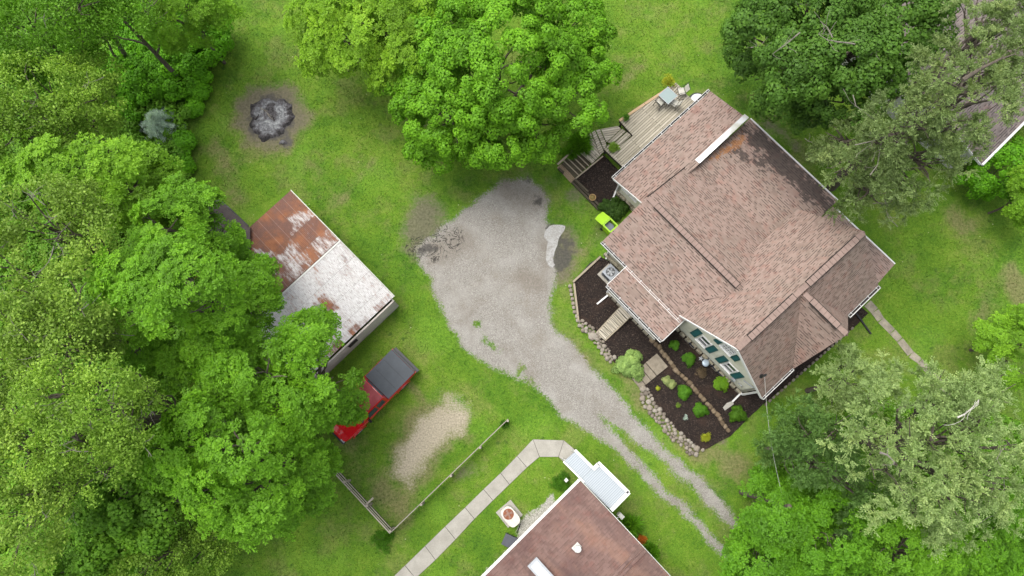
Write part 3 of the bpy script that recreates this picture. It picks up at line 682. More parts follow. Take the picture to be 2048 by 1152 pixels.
        f.bar(c - d * w / 2 + out * .03, c + d * w / 2 + out * .03, .05, .075)
        if grid:
            for k in (-.25, 0, .25): f.bar(c + d * w * k - up * h / 2 + out * .03, c + d * w * k + up * h / 2 + out * .03, .03, .03, up=d)
            for k in (-.3, .3): f.bar(c - d * w / 2 + up * h * k + out * .03, c + d * w / 2 + up * h * k + out * .03, .03, .025)
        fr = f.build('window', M_WHITE, H0)
        p = MB(); p.bar(c - d * w / 2 + out * .012, c + d * w / 2 + out * .012, .012, h); p.build('pane', pane, fr)
        s_ = MB(); s_.bar(c - d * (w / 2 + .1) - up * (h / 2 + .11) + out * .05, c + d * (w / 2 + .1) - up * (h / 2 + .11) + out * .05, .14, .035); s_.build('sill', M_WHITE, fr)
    window(1.88, 2.02, .56, 1.2); window(3.82, 1.98, .56, 1.2); window(2.78, 4.32, .62, .95, grid=True)
    def shutter(a, z, w, h):
        m = MB(); c = W(a, .25, z) - BX * .03
        for s in (-1, 1):
            m.bar(c + AX * s * (w / 2 - .03) - ZX * h / 2, c + AX * s * (w / 2 - .03) + ZX * h / 2, .045, .06, up=AX)
            m.bar(c - AX * (w / 2 - .05) + ZX * s * (h / 2 - .04), c + AX * (w / 2 - .05) + ZX * s * (h / 2 - .04), .045, .08)
        n = int(h / .07)
        for i in range(n): m.bar(c - AX * (w / 2 - .05) + ZX * (-h / 2 + .07 + i * (h - .12) / n), c + AX * (w / 2 - .05) + ZX * (-h / 2 + .07 + i * (h - .12) / n), .03, .05, up=(BX * .6 + ZX))
        m.build('shutter', M_TEAL, H0)
    for a, z in ((1.26, 2.1), (2.46, 1.98), (3.22, 2.0), (4.40, 1.92)): shutter(a, z, .38, 1.62)
    shutter(2.16, 4.05, .34, 1.0); shutter(3.38, 4.05, .34, 1.0)
    # addition windows, SW face
    window(-7.18, 1.62, .42, .5, b=3.45); window(-6.62, 1.62, .42, .5, b=3.45)
    m = MB(); m.bar(W(-7.88, 3.30, 2.12), W(-7.1, 3.30, 2.28), .26, .20); m.build('soffit_end', M_TURQ, H0)
    # basement windows and hatch bars at the base of the gable
    for a in (1.5, 3.2, 3.75):
        m = MB(); m.bar(W(a, .03, .30), W(a + .42, .03, .30), .03, .16); m.build('basement_window', M_PANE, H0)
    # downspouts
    def spout(pts, r=.045, mat=M_WHITE):
        m = MB()
        for p, q in zip(pts[:-1], pts[1:]): m.bar(p, q, r * 2, r * 1.5)
        m.build('downspout', mat, H0)
    spout([W(-7.9, 3.1, 2.3), W(-7.75, 3.36, 2.1), W(-7.75, 3.36, .3), P(1224, 400, .15), P(1202, 420, .08)])
    spout([W(-5.55, -.05, 2.58), W(-5.35, .24, 2.3), W(-5.35, .24, .25), P(1212, 518, .12)], .04)
    spout([W(-3.88, -1.55, 2.35), W(-3.75, -1.3, 2.1), W(-3.75, -1.32, .3), P(1216, 590, .18), P(1194, 608, .1)])
    spout([W(5.95, .05, 3.0), W(5.6, .18, 2.75), W(5.6, .12, .3), P(1482, 786, .3), P(1464, 804, .12)])
    spout([W(5.7, 6.4, 2.9), W(5.72, 6.4, .2), P(1709, 622, .12), P(1742, 668, .08)], .045, M_BLACK)
    # electric meter and conduits on the gable
    m = MB(); m.tube([W(4.75, .18, 2.35), W(5.3, .18, 2.72)], .035, 8); m.build('conduit', M_GREYM, H0); m = MB(); m.tube([W(4.85, .18, 1.2), W(5.05, .16, 1.35), W(5.15, .18, 1.15)], .03, 6); m.build('conduit', M_GREYM, H0)
    m = MB(); m.box(W(4.55, .14, 1.05), .24, .12, .3, AX); m.build('meter_box', M_GREYM, H0)
    # weather head on the roof
    m = MB(); rp = W(4.85, .5, ZE + 1.03 * (ZR - ZE) / 3.04); m.tube([rp - ZX * .1, rp + ZX * .75], .03, 8); m.tube([rp + ZX * .75, rp + ZX * .84 - BX * .06, rp + ZX * .72 - BX * .14], .045, 8); m.lathe(rp - ZX * .02, [(.14, 0), (.05, .12)], 12)
    m.build('weather_head', M_DARKM, H0)
    # porch wing: screened band under the eave
    m = MB(); m.bar(W(-3.7, -1.36, .72), W(.05, -1.36, .72), .03, .05); m.build('wall_rail', M_WHITE, H0)
    for a in (-1.9, -.9):
        window(a, 1.45, .7, .9, b=-1.22)
    m = MB(); m.bar(W(-2.95, -1.24, 1.0), W(-2.2, -1.24, 1.0), .05, 1.95); d = m.build('door', M_WHITE, H0); m = MB(); m.tube([W(-2.3, -1.31, .95), W(-2.3, -1.31, 1.08)], .02, 6); m.build('handle', M_DARKM, d)
    # windows on the sides not facing the camera
    for b in (1.3, 7.3):
        c = W(5.52, b, 1.9); window(c, 0, .6, 1.1, nd=-AX, axis=BX)
    c = W(5.6, 4.35, 1.9); window(c, 0, 1.0, 1.2, nd=-AX, axis=BX); c = W(5.6, 4.35, 4.3); window(c, 0, .6, .8, nd=-AX, axis=BX)
    for b in (5.2, 9.4):
        c = W(-7.72, b, 1.5); window(c, 0, .7, .9, nd=AX, axis=BX)
    c = W(-7.72, 7.4, 1.05); 
    m = MB(); m.bar(W(-7.74, 7.0, 1.4), W(-7.74, 7.9, 1.4), .05, 1.0); m.build('door', M_WHITE, H0)
    return H0
house()
# ------------------------------------------------------------------ NEIGHBOUR HOUSE (bottom), with ribbed white awning
def neighbour():
    ph = R(43.5); C = P(1160, 961, 2.75)
    bx = Vector((-math.cos(ph), -math.sin(ph), 0)); ax = Vector((math.sin(ph), -math.cos(ph), 0))   # bx: down-left along the eave, ax: down-right
    n = lambda a, b, z: Vector((C.x, C.y, 0)) + ax * a + bx * b + ZX * z
    o = empty('ranch_house', n(4, 6, 0), 'low ranch house with faded reddish shingle roof and white fascia', 'house')
    HW, LEN = 4.35, 16.0
    m = MB(); zz = 3.72
    m.prism([n(0, 0, 2.75), n(HW, 0, zz), n(HW, LEN, zz), n(0, LEN, 2.75)], .14, bx); m.prism([n(HW, 0, zz), n(2 * HW, 0, 2.75), n(2 * HW, LEN, 2.75), n(HW, LEN, zz)], .14, bx)
    # weathering bands and grey washes live in the shingle material
    t = shingle_mat('faded_red_shingle_banded', (0.158, 0.100, 0.085, 1), (0.142, 0.088, 0.074, 1), (0.105, 0.066, 0.057, 1), rowh=.15, kind=1, ls=.28)
    nt = t.node_tree; b = nt.nodes['Principled BSDF']; src = b.inputs['Base Color'].links[0].from_socket
    h = NT.__new__(NT); h.m = t; h.t = nt; h.b = b
    uv = h.uv(); w = h.noise(h.mapv(uv, scale=(.55, .12, 1)), 1.5, 4, .6, .5)
    c = h.mix(h.math('MULTIPLY', h.step(w, .47, .66), .75), src, (0.078, 0.050, 0.046, 1))
    w2 = h.noise(h.mapv(uv, scale=(.5, .22, 1), loc=(4, 9, 0)), 1.3, 4, .6); c = h.mix(h.math('MULTIPLY', h.step(w2, .5, .68), .35), c, (0.252, 0.141, 0.096, 1))
    nt.links.new(c, b.inputs['Base Color'])
    roof = m.build('roof', t, o)
    m = MB(); m.bar(n(-.05, -.02, 2.7), n(-.05, LEN, 2.7), .13, .16); m.build('gutter', M_WHITE, o)
    m = MB(); m.bar(n(0, -.03, 2.68), n(HW, -.03, zz - .07), .03, .15); m.bar(n(HW, -.03, zz - .07), n(2 * HW, -.03, 2.68), .03, .15); m.build('rake_board', M_DIRTYW, o)
    m = MB(); W0 = .3
    for a0, b0, a1, b1, h0, h1 in ((W0, W0, W0, LEN, 2.65, 2.65), (W0, W0, HW, W0, 2.7, zz - .16), (HW, W0, 2 * HW - W0, W0, zz - .16, 2.7), (2 * HW - W0, W0, 2 * HW - W0, LEN, 2.65, 2.65)):
        p, q = n(a0, b0, 0), n(a1, b1, 0); A = [p, q, q + ZX * h1, p + ZX * h0]; s = (q - p).normalized().cross(ZX) * .05
        m.poly(A); m.poly([x + s for x in A][::-1])
    m.build('wall', M_DIRTYW, o)
    m = MB(); m.bar(n(HW - .12, 0, zz + .015), n(HW - .12, LEN, zz + .015), .16, .02); m.bar(n(HW + .12, 0, zz + .015), n(HW + .12, LEN, zz + .015), .16, .02); m.build('ridge_cap', M_SHINGLE_N, roof)
    # roof vent
    c = P(1155, 1097, 3.45); m = MB(); m.lathe(c - ZX * .3, [(.0, .0), (.16, .0), (.16, .42), (.19, .44), (.17, .52), (.0, .56)], 16); m.bar(c - ax * .2 - ZX * .12, c + ax * .1 - ZX * .12, .42, .03); m.build('roof_vent', M_DIRTYW, roof)
    # skylight
    c = P(1085, 1146, 3.5); m = MB()
    d1 = bx; d2 = ax
    s0 = c - ax * .75 - bx * .0
    m.box(c + ZX * .02, 1.5, .62, .16, ax); sk = m.build('skylight', M_GREYM, roof, bevel=.02)
    m = MB(); m.box(c + ZX * .11, 1.25, .42, .04, ax); m.build('skylight_dome', flat('pale_plastic_dome', (0.459, 0.503, 0.533, 1), .2, 0, .06), sk, bevel=.015)
    # porch awning: ribbed white metal panels on posts
    aw = empty('metal_awning', P(1200, 960, 0), 'white ribbed metal awning over the ranch house porch', 'awning')
    t = NT('ribbed_white_metal'); uv = t.uv(); fr = t.math('FRACT', t.math('DIVIDE', t.sep(uv)[1], .2))
    e = t.ramp(fr, [(0.0, 0.3), (0.10, 1.0), (0.45, 0.78), (0.52, 0.45), (0.60, 1.0), (1.0, 0.8)])  # dark rib shadows painted across the flat panels, multiplied into the colour
    t.col(t.mix(1.0, (0.36, 0.40, 0.43, 1), e, 'MULTIPLY')); t.rough(.4); t.bump(e, .02, .6)
    def panel(px, z):
        pts = [P(u, v, z) for u, v in px]; k = MB(); k.prism(pts, .06, -bx); p = k.build('roof_panel', t.m, aw); return pts
    p1 = panel([(1151, 902), (1129, 922), (1166, 959), (1188, 939)], 2.5)
    p2 = panel([(1196, 926), (1256, 985), (1221, 1019), (1163, 961)], 2.62)
    k = MB()
    def eb(u0, v0, u1, v1, z, w=.13): k.bar(P(u0, v0, z), P(u1, v1, z), w, .14)
    eb(1150, 900, 1187, 937, 2.5); eb(1127, 923, 1164, 960, 2.5, .09); eb(1186, 939, 1197, 928, 2.64, .2); eb(1196, 925, 1257, 985, 2.64, .18); eb(1258, 984, 1222, 1021, 2.64, .2); eb(1163, 960, 1168, 965, 2.66, .1)
    k.build('edge_trim', M_WHITE, aw)
    for u, v in ((1190, 938), (1252, 984), (1151, 904), (1131, 921)):
        k = MB(); q = P(u, v, 2.45); k.tube([Vector((q.x, q.y, 0)), q], .035, 8); k.build('post', M_WHITE, aw)
    k = MB()
    for i in range(3): k.prism([P(1196 + i * 4, 950 + i * 1, .55 - i * .18), P(1240, 990, .55 - i * .18), P(1215, 1015, .55 - i * .18), P(1172, 972, .55 - i * .18)], .17)
    k.build('porch_step', M_CONC, aw)
    # wall lamp box on the right gable side
    q = P(1241, 1031, 1.4); k = MB(); k.box(q, .32, .22, .5, ax); k.bar(q - ax * .1 + ZX * .2 - bx * -.3, q + ZX * .2, .03, .03); x = k.build('meter_box', M_DIRTYW, o, bevel=.02)
neighbour()

# ------------------------------------------------------------------ FAR RIGHT HOUSE
def far_house():
    C = P(1963, 328, 2.6); n = lambda a, b, z: Vector((C.x, C.y, 0)) - AX * a + BX * b + ZX * z
    o = empty('grey_roofed_house', n(4, 4, 0), 'house with grey brown shingle roof and white gutter half hidden by the grey green tree', 'house')
    m = MB(); m.prism([n(0, 0, 2.6), n(0, 12, 2.6), n(5, 12, 3.7), n(5, 0, 3.7)], .14, BX); m.prism([n(5, 0, 3.7), n(5, 12, 3.7), n(10.5, 12, 2.5), n(10.5, 0, 2.5)], .14, BX); m.build('roof', M_SHINGLE_G, o)
    m = MB(); m.bar(n(-.06, 0, 2.56), n(-.06, 12, 2.56), .13, .12); m.build('gutter', M_WHITE, o)
    m = MB(); m.bar(n(0, -.03, 2.53), n(5, -.03, 3.62), .03, .16); m.bar(n(5, -.03, 3.62), n(10.5, -.03, 2.45), .03, .16); m.build('rake_board', M_WHITE, o)
    m = MB()
    for a0, b0, a1, b1, h0, h1 in ((.4, .3, 5, .3, 2.5, 3.5), (5, .3, 10, .3, 3.5, 2.4), (.4, .3, .4, 11.8, 2.5, 2.5), (10, .3, 10, 11.8, 2.4, 2.4)):
        p, q = n(a0, b0, 0), n(a1, b1, 0); m.poly([p, q, q + ZX * h1, p + ZX * h0]); 
    m.build('wall', M_DIRTYW, o)
far_house()

# ------------------------------------------------------------------ RUSTY SHED
def shed():
    A = P(581, 381, 1.85); B = P(788, 593, 1.85); mid = (A + B) / 2
    ax = (B - A); w = ax.length; ax.normalize(); bx = Vector((ax.y, -ax.x, 0)) * -1
    if bx.x > 0: bx = -bx                       # runs down-left, along the ridge
    n = lambda a, b, z: A * 1 + ax * a + bx * b + ZX * (z - 1.85)
    LEN = 7.2; HWd = w * .515; zr = 2.65
    o = empty('rusty_shed', n(w / 2, LEN / 2, 0), 'old shed with rusted corrugated metal roof, one slope brown and one chalky white', 'shed')
    def tin(name, rustbias, lab):
        t = NT(name); uv = t.uv(); s = t.sep(uv); g = t.geo()
        rib = t.math('SINE', t.math('MULTIPLY', s[0], 2 * math.pi / .076))
        seam = t.math('FRACT', t.math('DIVIDE', s[0], .62)); lap = t.math('FRACT', t.math('DIVIDE', s[1], 1.18))
        br = t.n('ShaderNodeTexBrick'); t.L(uv, br.inputs['Vector']); br.offset = 0.0; br.inputs['Scale'].default_value = 1
        br.inputs['Brick Width'].default_value = .62; br.inputs['Row Height'].default_value = 1.18; br.inputs['Mortar Size'].default_value = 0
        br.inputs['Color1'].default_value = (0, 0, 0, 1); br.inputs['Color2'].default_value = (1, 1, 1, 1)
        n1 = t.noise(t.mapv(uv, scale=(4.5, 1.0, 1)), 1.3, 6, .68); n2 = t.noise(uv, .45, 4, .6); n3 = t.noise(t.mapv(uv, scale=(9, 1.2, 1)), 3.5, 4, .7)
        f = t.math('ADD', t.math('MULTIPLY_ADD', br.outputs['Color'], .34, -.17), t.math('ADD', t.math('MULTIPLY_ADD', n1, 1.1, -.55), t.math('ADD', t.math('MULTIPLY_ADD', n2, .9, -.45), t.math('MULTIPLY_ADD', n3, .9, -.45))))
        f = t.math('ADD', f, t.attr('rust'))
        rustc = t.mix(t.step(t.noise(uv, .8, 4), .4, .65), t.ramp(n3, [(0.3, (0.100, 0.050, 0.038, 1)), (0.7, (0.160, 0.084, 0.064, 1))]), t.ramp(n1, [(0.3, (0.136, 0.052, 0.024, 1)), (0.7, (0.288, 0.120, 0.056, 1))]))
        clean = t.ramp(n3, [(0.34, (0.18, 0.155, 0.14, 1)), (0.45, (0.44, 0.43, 0.42, 1)), (0.62, (0.60, 0.60, 0.60, 1))])
        c = t.mix(t.step(f, -.16, .2), clean, rustc)
        c = t.mix(t.math('MULTIPLY', t.math('SUBTRACT', 1.0, t.step(seam, .02, .05)), .3), c, (0.400, 0.336, 0.288, 1))
        c = t.mix(t.math('MULTIPLY', t.math('SUBTRACT', 1.0, t.step(lap, .0, .03)), .5), c, (0.048, 0.040, 0.036, 1))
        t.col(c); t.rough(.8); t.bump(t.math('ADD', t.math('MULTIPLY', rib, .5), t.math('MULTIPLY', seam, .1)), .02, .7); return t.m
    M_TIN = tin('corrugated_tin', 0, '')
    def slope(name, a0, z0, a1, z1, ruster, label):
        NU, NV = 60, 30; V = []; U = []; Rv = []
        for j in range(NV + 1):
            for i in range(NU + 1):
                b = LEN * i / NU; q = j / NV; a = a0 + (a1 - a0) * q
                p = n(a, b, z0 + (z1 - z0) * q); V.append(tuple(p)); U.append((b, a * 1.05)); Rv.append(ruster(b, q))
        F = [(j * (NU + 1) + i, j * (NU + 1) + i + 1, (j + 1) * (NU + 1) + i + 1, (j + 1) * (NU + 1) + i) for j in range(NV) for i in range(NU)]
        k = len(V); V += [(x, y, z - .03) for x, y, z in V]; U += U; Rv += Rv; F2 = F + [tuple(q + k for q in f[::-1]) for f in F]
        ed = [i for i in range(NU + 1)] + [j * (NU + 1) + NU for j in range(1, NV + 1)] + [NV * (NU + 1) + i for i in range(NU - 1, -1, -1)] + [j * (NU + 1) for j in range(NV - 1, 0, -1)]
        for x in range(len(ed)): F2.append((ed[x], ed[x] + k, ed[(x + 1) % len(ed)] + k, ed[(x + 1) % len(ed)]))
        me = bpy.data.meshes.new(name); me.from_pydata(V, [], F2); ul = me.uv_layers.new(name='UVMap')
        li = np.zeros(len(me.loops), dtype=np.int32); me.loops.foreach_get('vertex_index', li); ul.data.foreach_set('uv', np.array(U)[li].astype(np.float32).ravel())
        at = me.attributes.new('rust', 'FLOAT', 'POINT'); at.data.foreach_set('value', np.array(Rv, dtype=np.float32)); me.materials.append(M_TIN); me.update()
        ob = bpy.data.objects.new(name, me); COL.objects.link(ob); ob.parent = o; ob.matrix_parent_inverse = root_inv(o); ob['label'] = label
    # q: 0 at the eave, 1 at the ridge; b along the ridge from the upper right gable
    slope('roof_slope', 0, 1.85, HWd, zr, lambda b, q: np.interp(q + .10 * math.sin(b * 1.7) - (.12 if 1.2 < b < 3.0 else 0) + (.10 if b > 3.4 else 0), [0, .30, .40, .52, .60, 1.0], [.95, .70, .16, .12, .24, .20]), 'rusty brown roof slope with white patches')
    slope('roof_slope', w, 1.85, HWd, zr, lambda b, q: -.24 + (.22 if q < .08 else 0) + (.24 if (2.6 < b < 3.7 and .38 < q < .66) else 0), 'chalky white roof slope with rust streaks')
    m = MB(); m.bar(n(HWd + .03, -.03, zr + .008), n(HWd + .03, LEN, zr + .008), .10, .015); m.build('ridge_cap', M_DIRTYW, o)
    m = MB(); m.bar(n(HWd - .03, .0, zr + .01), n(HWd - .03, LEN, zr + .01), .03, .012); m.build('ridge_seam', M_VENT, o)
    m = MB(); m.bar(n(0, -.03, 1.8), n(HWd, -.03, zr - .05), .04, .1); m.bar(n(HWd, -.03, zr - .05), n(w, -.03, 1.8), .04, .1); m.build('rake_board', M_DIRTYW, o)
    m = MB(); wl_ = [(.12, .2, .12, LEN - .1, 1.8, 1.8), (w + .12, .2, w + .12, LEN - .1, 2.1, 2.1)]
    A4 = [n(.12, .2, 0), n(w + .12, .2, 0), n(w + .12, LEN - .1, 0), n(.12, LEN - .1, 0)]
    for i in range(4):
        p, q = A4[i], A4[(i + 1) % 4]; p = Vector((p.x, p.y, 0)); q = Vector((q.x, q.y, 0)); d = (q - p).normalized(); k = int((q - p).length / .2)
        m.bar(p + ZX * .87, q + ZX * .87, .08, 1.7)
        for j in range(k): m.bar(p + d * (j * .2) + ZX * 0.02, p + d * (j * .2) + ZX * 1.7, .03, .10, up=d)
    m.build('wall', flat('grey_whitewashed_planks', (0.42, 0.39, 0.35, 1), .9, 0, .18, 2.0), o)
    m = MB(); q = n(w + .2, 3.4, 0); q.z = 1.3; m.box(q, .6, .06, .4, bx); m.build('window', M_VENT, o)
    # dark lean-to at the back, top left of the shed
    l = empty('tarred_lean_to', P(470, 440, 0), 'dark tar paper lean-to roof against the back of the rusty shed', 'shed')
    m = MB(); m.prism([P(418, 404, 1.6), P(440, 402, 1.6), P(460, 418, 1.65), P(500, 455, 2.2), P(500, 560, 2.2), P(440, 560, 1.8), P(400, 470, 1.5)], .08)
    m.build('roof', flat('tar_paper', (0.060, 0.050, 0.048, 1), .9, 0, .3, 2.2), l)
    m = MB(); m.bar(P(412, 404, 1.62), P(440, 401, 1.65), .07, .05); m.bar(P(440, 401, 1.65), P(460, 417, 1.68), .06, .05); m.bar(P(460, 417, 1.68), P(497, 452, 2.2), .06, .05); m.build('edge_trim', M_DARKM, l)
    m = MB()
    for u, v in ((425, 412), (455, 430), (450, 540)):
        q = P(u, v, 1.5); m.bar(Vector((q.x, q.y, 0)), q, .1, .1)
    m.build('post', M_WOODD, l)
shed()

# ------------------------------------------------------------------ FENCES
def fences():
    o = empty('rail_fence', P(717, 1000, 0), 'grey three-rail wooden fence running down to the corner beside the left trees', 'fence')
    p = P(655, 929, 1.15); q = P(781, 1066, 1.15)
    p.z = q.z = 0
    d = (q - p).normalized(); s = Vector((-d.y, d.x, 0))
    for z, w in ((1.25, .075), (.76, .055), (.27, .055)):
        m = MB(); m.bar(p + ZX * z, q + ZX * z, w, .13 if z < 1 else .05); m.build('rail', M_FENCE, o)
    L_ = (q - p).length
    for t_ in (.02, .27, .62, .985):
        c = p.lerp(q, t_) + s * .06; m = MB(); m.bar(c, c + ZX * 1.3, .12, .12); m.build('post', M_FENCE, o)
    for t_ in (.09, .60):
        c = p.lerp(q, t_) + s * .3; m = MB(); m.bar(c - s * .28 + ZX * 1.1, c + s * .18 + ZX * .75, .11, .04); m.build('brace', M_FENCE, o)
    o = empty('board_fence', P(900, 950, 0), 'long thin wooden fence seen edge-on between the lawn and the sidewalk', 'fence')
    q = P(1016, 838, 1.15); p = P(780, 1066, 1.15); p.z = q.z = 0; d = (q - p).normalized(); s = Vector((-d.y, d.x, 0))
    for z in (1.12, .78, .42):
        m = MB(); m.bar(p + ZX * z, q + ZX * z, .05, .13); m.build('rail', M_FENCE, o)
    for t_ in (.25, .5, .75, .99):
        c = p.lerp(q, t_) - s * .07; m = MB(); m.bar(c, c + ZX * 1.2, .11, .11); m.build('post', M_FENCE, o)
fences()

# ------------------------------------------------------------------ FIRE PIT
def firepit():
    o = empty('fire_pit', P(540, 238, 0), 'burnt out fire pit of grey ash in a scorched ring on the lawn', 'fire pit')
    c = P(540, 236, 0); c2 = P(566, 290, 0)
    n = 90; xs = np.linspace(-1.7, 1.7, n); X, Y = np.meshgrid(xs, xs); 
    ang = np.arctan2(Y, X); rad = 1.36 + vnoise(X, Y, 1.6, 71, 3) * .5 + .10 * np.sin(3 * ang + .6) + .07 * np.sin(7 * ang + 2) + .05 * np.sin(13 * ang)
    r = np.hypot(X * 1.0, Y * 1.0)
    s = rad - r
    tail = .26 - np.hypot((X + c.x - c2.x), (Y + c.y - c2.y) * .8); s = np.maximum(s, tail)
    Z = np.clip(s, -.02, .3) * .35 + .05 * RS.rand(n, n) * (s > .1) + .10 * vnoise(X + c.x, Y + c.y, 2.2, 61, 4)
    Z = np.where(s < 0, -.01, Z + .005)
    keep = s > -.04; k = keep[:-1, :-1] & keep[1:, :-1] & keep[:-1, 1:] & keep[1:, 1:]
    i = (np.arange(n - 1)[:, None] * n + np.arange(n - 1)[None, :])[k]; q = np.stack([i, i + 1, i + n + 1, i + n], 1)
    used = np.unique(q); rm = np.full(n * n, -1); rm[used] = np.arange(len(used))
    v = np.stack([X.ravel() + c.x, Y.ravel() + c.y, Z.ravel()], 1)[used]
    t = NT('ash'); g = t.geo(); a = t.noise(g, 1.8, 6, .7, .6); b = t.noise(g, 9, 5, .7)
    e = t.attr('edge')
    f = t.math('ADD', t.math('MULTIPLY', a, .75), t.math('MULTIPLY', b, .3)); f = t.math('ADD', f, t.math('MULTIPLY_ADD', t.step(e, 0, .5), .14, -.13))
    t.col(t.ramp(f, [(0.36, (0.02, 0.018, 0.018, 1)), (0.46, (0.07, 0.065, 0.068, 1)), (0.54, (0.13, 0.133, 0.14, 1)), (0.64, (0.27, 0.28, 0.28, 1))])); t.bump(b, .04, .8)
    np_mesh('ash_bed', v, rm[q], t.m, o, attrs={'edge': s.ravel()[used]})
    for u, v_, du, dv in ((530, 222, 14, 10), (535, 228, 12, 12), (520, 216, 16, 6), (545, 232, 5, 12), (510, 240, 8, -12)):
        m = MB(); m.tube([P(u, v_, .16), P(u + du / 2, v_ + dv / 2 + 1, .2), P(u + du, v_ + dv, .15)], [.03, .026, .012], 6); m.build('charred_stick', M_TWIG if du > 11 else M_VENT, o)
firepit()
# ------------------------------------------------------------------ LANDSCAPING STONES, STEPS, EDGING
def rock_mesh(k, boxy=0.0):
    import bmesh
    bm = bmesh.new(); bmesh.ops.create_icosphere(bm, subdivisions=2, radius=1.0)
    r = random.Random(k)
    dirs = [(Vector((r.uniform(-1, 1), r.uniform(-1, 1), r.uniform(-.6, 1))).normalized(), r.uniform(.68, .9)) for _ in range(9)]
    for v in bm.verts:
        p = v.co.copy()
        if boxy: p = Vector([math.copysign(abs(x) ** (1 - boxy), x) for x in p]); p *= .8
        for d, h in dirs:
            e = p.dot(d) - h
            if e > 0: p -= d * e * .85
        v.co = p
    me = bpy.data.meshes.new('stone'); bm.to_mesh(me); bm.free(); return me
ONES = 'first second third fourth fifth sixth seventh eighth ninth tenth eleventh twelfth thirteenth fourteenth fifteenth sixteenth seventeenth eighteenth nineteenth'.split()
def ordinal(k):
    if k < 20: return ONES[k - 1]
    t = ['twent', 'thirt', 'fort', 'fift', 'sixt', 'sevent', 'eight', 'ninet'][k // 10 - 2]
    return t + 'ieth' if k % 10 == 0 else t + 'y-' + ONES[k % 10 - 1]
def relabel(objs, key, text):
    for k, o in enumerate(sorted(objs, key=key)): o['label'] = text(o, ordinal(k + 1))
def stones():
    ms = [rock_mesh(i) for i in range(7)]
    for m in ms: m.materials.append(M_ROCK)
    bs = [rock_mesh(30 + i, .55) for i in range(5)]
    for m in bs: m.materials.append(M_BLOCK)
    ps = [rock_mesh(50 + i, .6) for i in range(3)]
    for m in ps: m.materials.append(M_ROCK)
    def put(me, p, r, sz, name, lab, cat, grp, rz=None, sx=1.0):
        o = bpy.data.objects.new(name, me); COL.objects.link(o); o.location = p
        o.scale = (r * sx, r, r * sz); o.rotation_euler = (random.uniform(-.15, .15), random.uniform(-.15, .15), random.uniform(0, 6.28) if rz is None else rz)
        tag(o, lab, cat, grp); return o
    def fill(poly, rmin, rmax, name, lab, cat, grp, seedn, maxn):
        made = []; rr = random.Random(seedn); us = [p[0] for p in poly]; vs = [p[1] for p in poly]; placed = []
        for _ in range(9000):
            if len(placed) >= maxn: break
            u, v = rr.uniform(min(us), max(us)), rr.uniform(min(vs), max(vs))
            s = sdf(poly, np.array([u]), np.array([v]))[0]
            if s < 1.5: continue
            r = rr.uniform(rmin, rmax) * (1.0 if rr.random() < .8 else 1.3)
            if any(math.hypot(u - a, v - b) < (r + c) * .70 for a, b, c in placed): continue
            placed.append((u, v, r)); made.append(put(ms[rr.randrange(7)], P(u, v, .07 + r / 34.5 * .22), r / 34.5 * .92, .75, name, lab, cat, grp))
        return made
    big = lambda o: 'large' if o.scale[0] > .165 else ('medium' if o.scale[0] > .13 else 'small')
    F1 = fill([(1280,778),(1293,772),(1309,798),(1331,830),(1362,864),(1408,900),(1388,918),(1348,884),(1314,846),(1282,806)], 3.4, 6.3, 'boulder', 'pale rounded fieldstone in the boulder border along the driveway side of the lower mulch bed', 'stone', 'boulders edging the lower bed', 3, 120)
    F2 = fill([(1153,638),(1168,640),(1195,660),(1210,686),(1232,716),(1222,728),(1200,705),(1180,676),(1158,656)], 3.2, 5.8, 'boulder', 'pale rounded fieldstone in the short boulder border below the timber-edged upper bed', 'stone', 'boulders edging the upper bed', 4, 50)
    sx = lambda o: o.location.x - o.location.y
    relabel(F1, sx, lambda o, n: f'{big(o)} pale fieldstone, {n} from the stone steps along the lower boulder border')
    relabel(F2, sx, lambda o, n: f'{big(o)} pale fieldstone, {n} from the square blocks along the upper boulder border')
    L_ = [(1305,681),(1318,695),(1331,711),(1340,725),(1351,739),(1364,752),(1378,765),(1389,778),(1400,792),(1414,807),(1428,822),(1440,838),(1450,853),(1461,869)]
    pts = []
    for (a, b), (c, d) in zip(L_[:-1], L_[1:]):
        for t in (0, .5): pts.append((a + (c - a) * t, b + (d - b) * t, math.atan2(-(d - b), c - a)))
    F3 = []
    for u, v, an in pts:
        F3.append(put(bs[random.randrange(5)], P(u + random.uniform(-1, 1), v + random.uniform(-1, 1), .13), random.uniform(.14, .19), .9, 'wall_stone', 'mossy brown stone in the low terrace wall between the two mulch beds', 'stone', 'terrace wall stones', an + random.uniform(-.2, .2), 1.15))
    relabel(F3, sx, lambda o, n: f'mossy brown stone, {n} from the porch corner in the low terrace wall')
    F4 = []
    for i in range(9):
        u = 1140 + i * 1.55 + (3 if i > 6 else 0); v = 572 + i * 8.6
        F4.append(put(ps[i % 3], P(u, v, .09), .135, .8, 'edging_block', 'square pale block in the short row along the left side of the timber edging', 'stone', 'edging blocks', random.uniform(-.2, .2) + .1))
    relabel(F4, sx, lambda o, n: f'square pale block, {n} from the top of the short row left of the edging')
    F5 = []
    # brick sawtooth edging along the south-east side
    for i in range(24):
        t = i / 23; u = 1532 + (1712 - 1532) * t; v = 808 + (650 - 808) * t
        if 1560 < u < 1712 or i < 8:
            F5.append(put(ps[i % 3], P(u, v, .05), .085, .8, 'edging_brick', 'small tan brick in the row edging the mulch along the right side of the farmhouse', 'brick', 'edging bricks', R(43), 1.6))
    relabel(F5, lambda o: -o.location.y * -1 - o.location.x * 0, lambda o, n: f'small tan brick, {n} from the gable corner in the row right of the farmhouse')
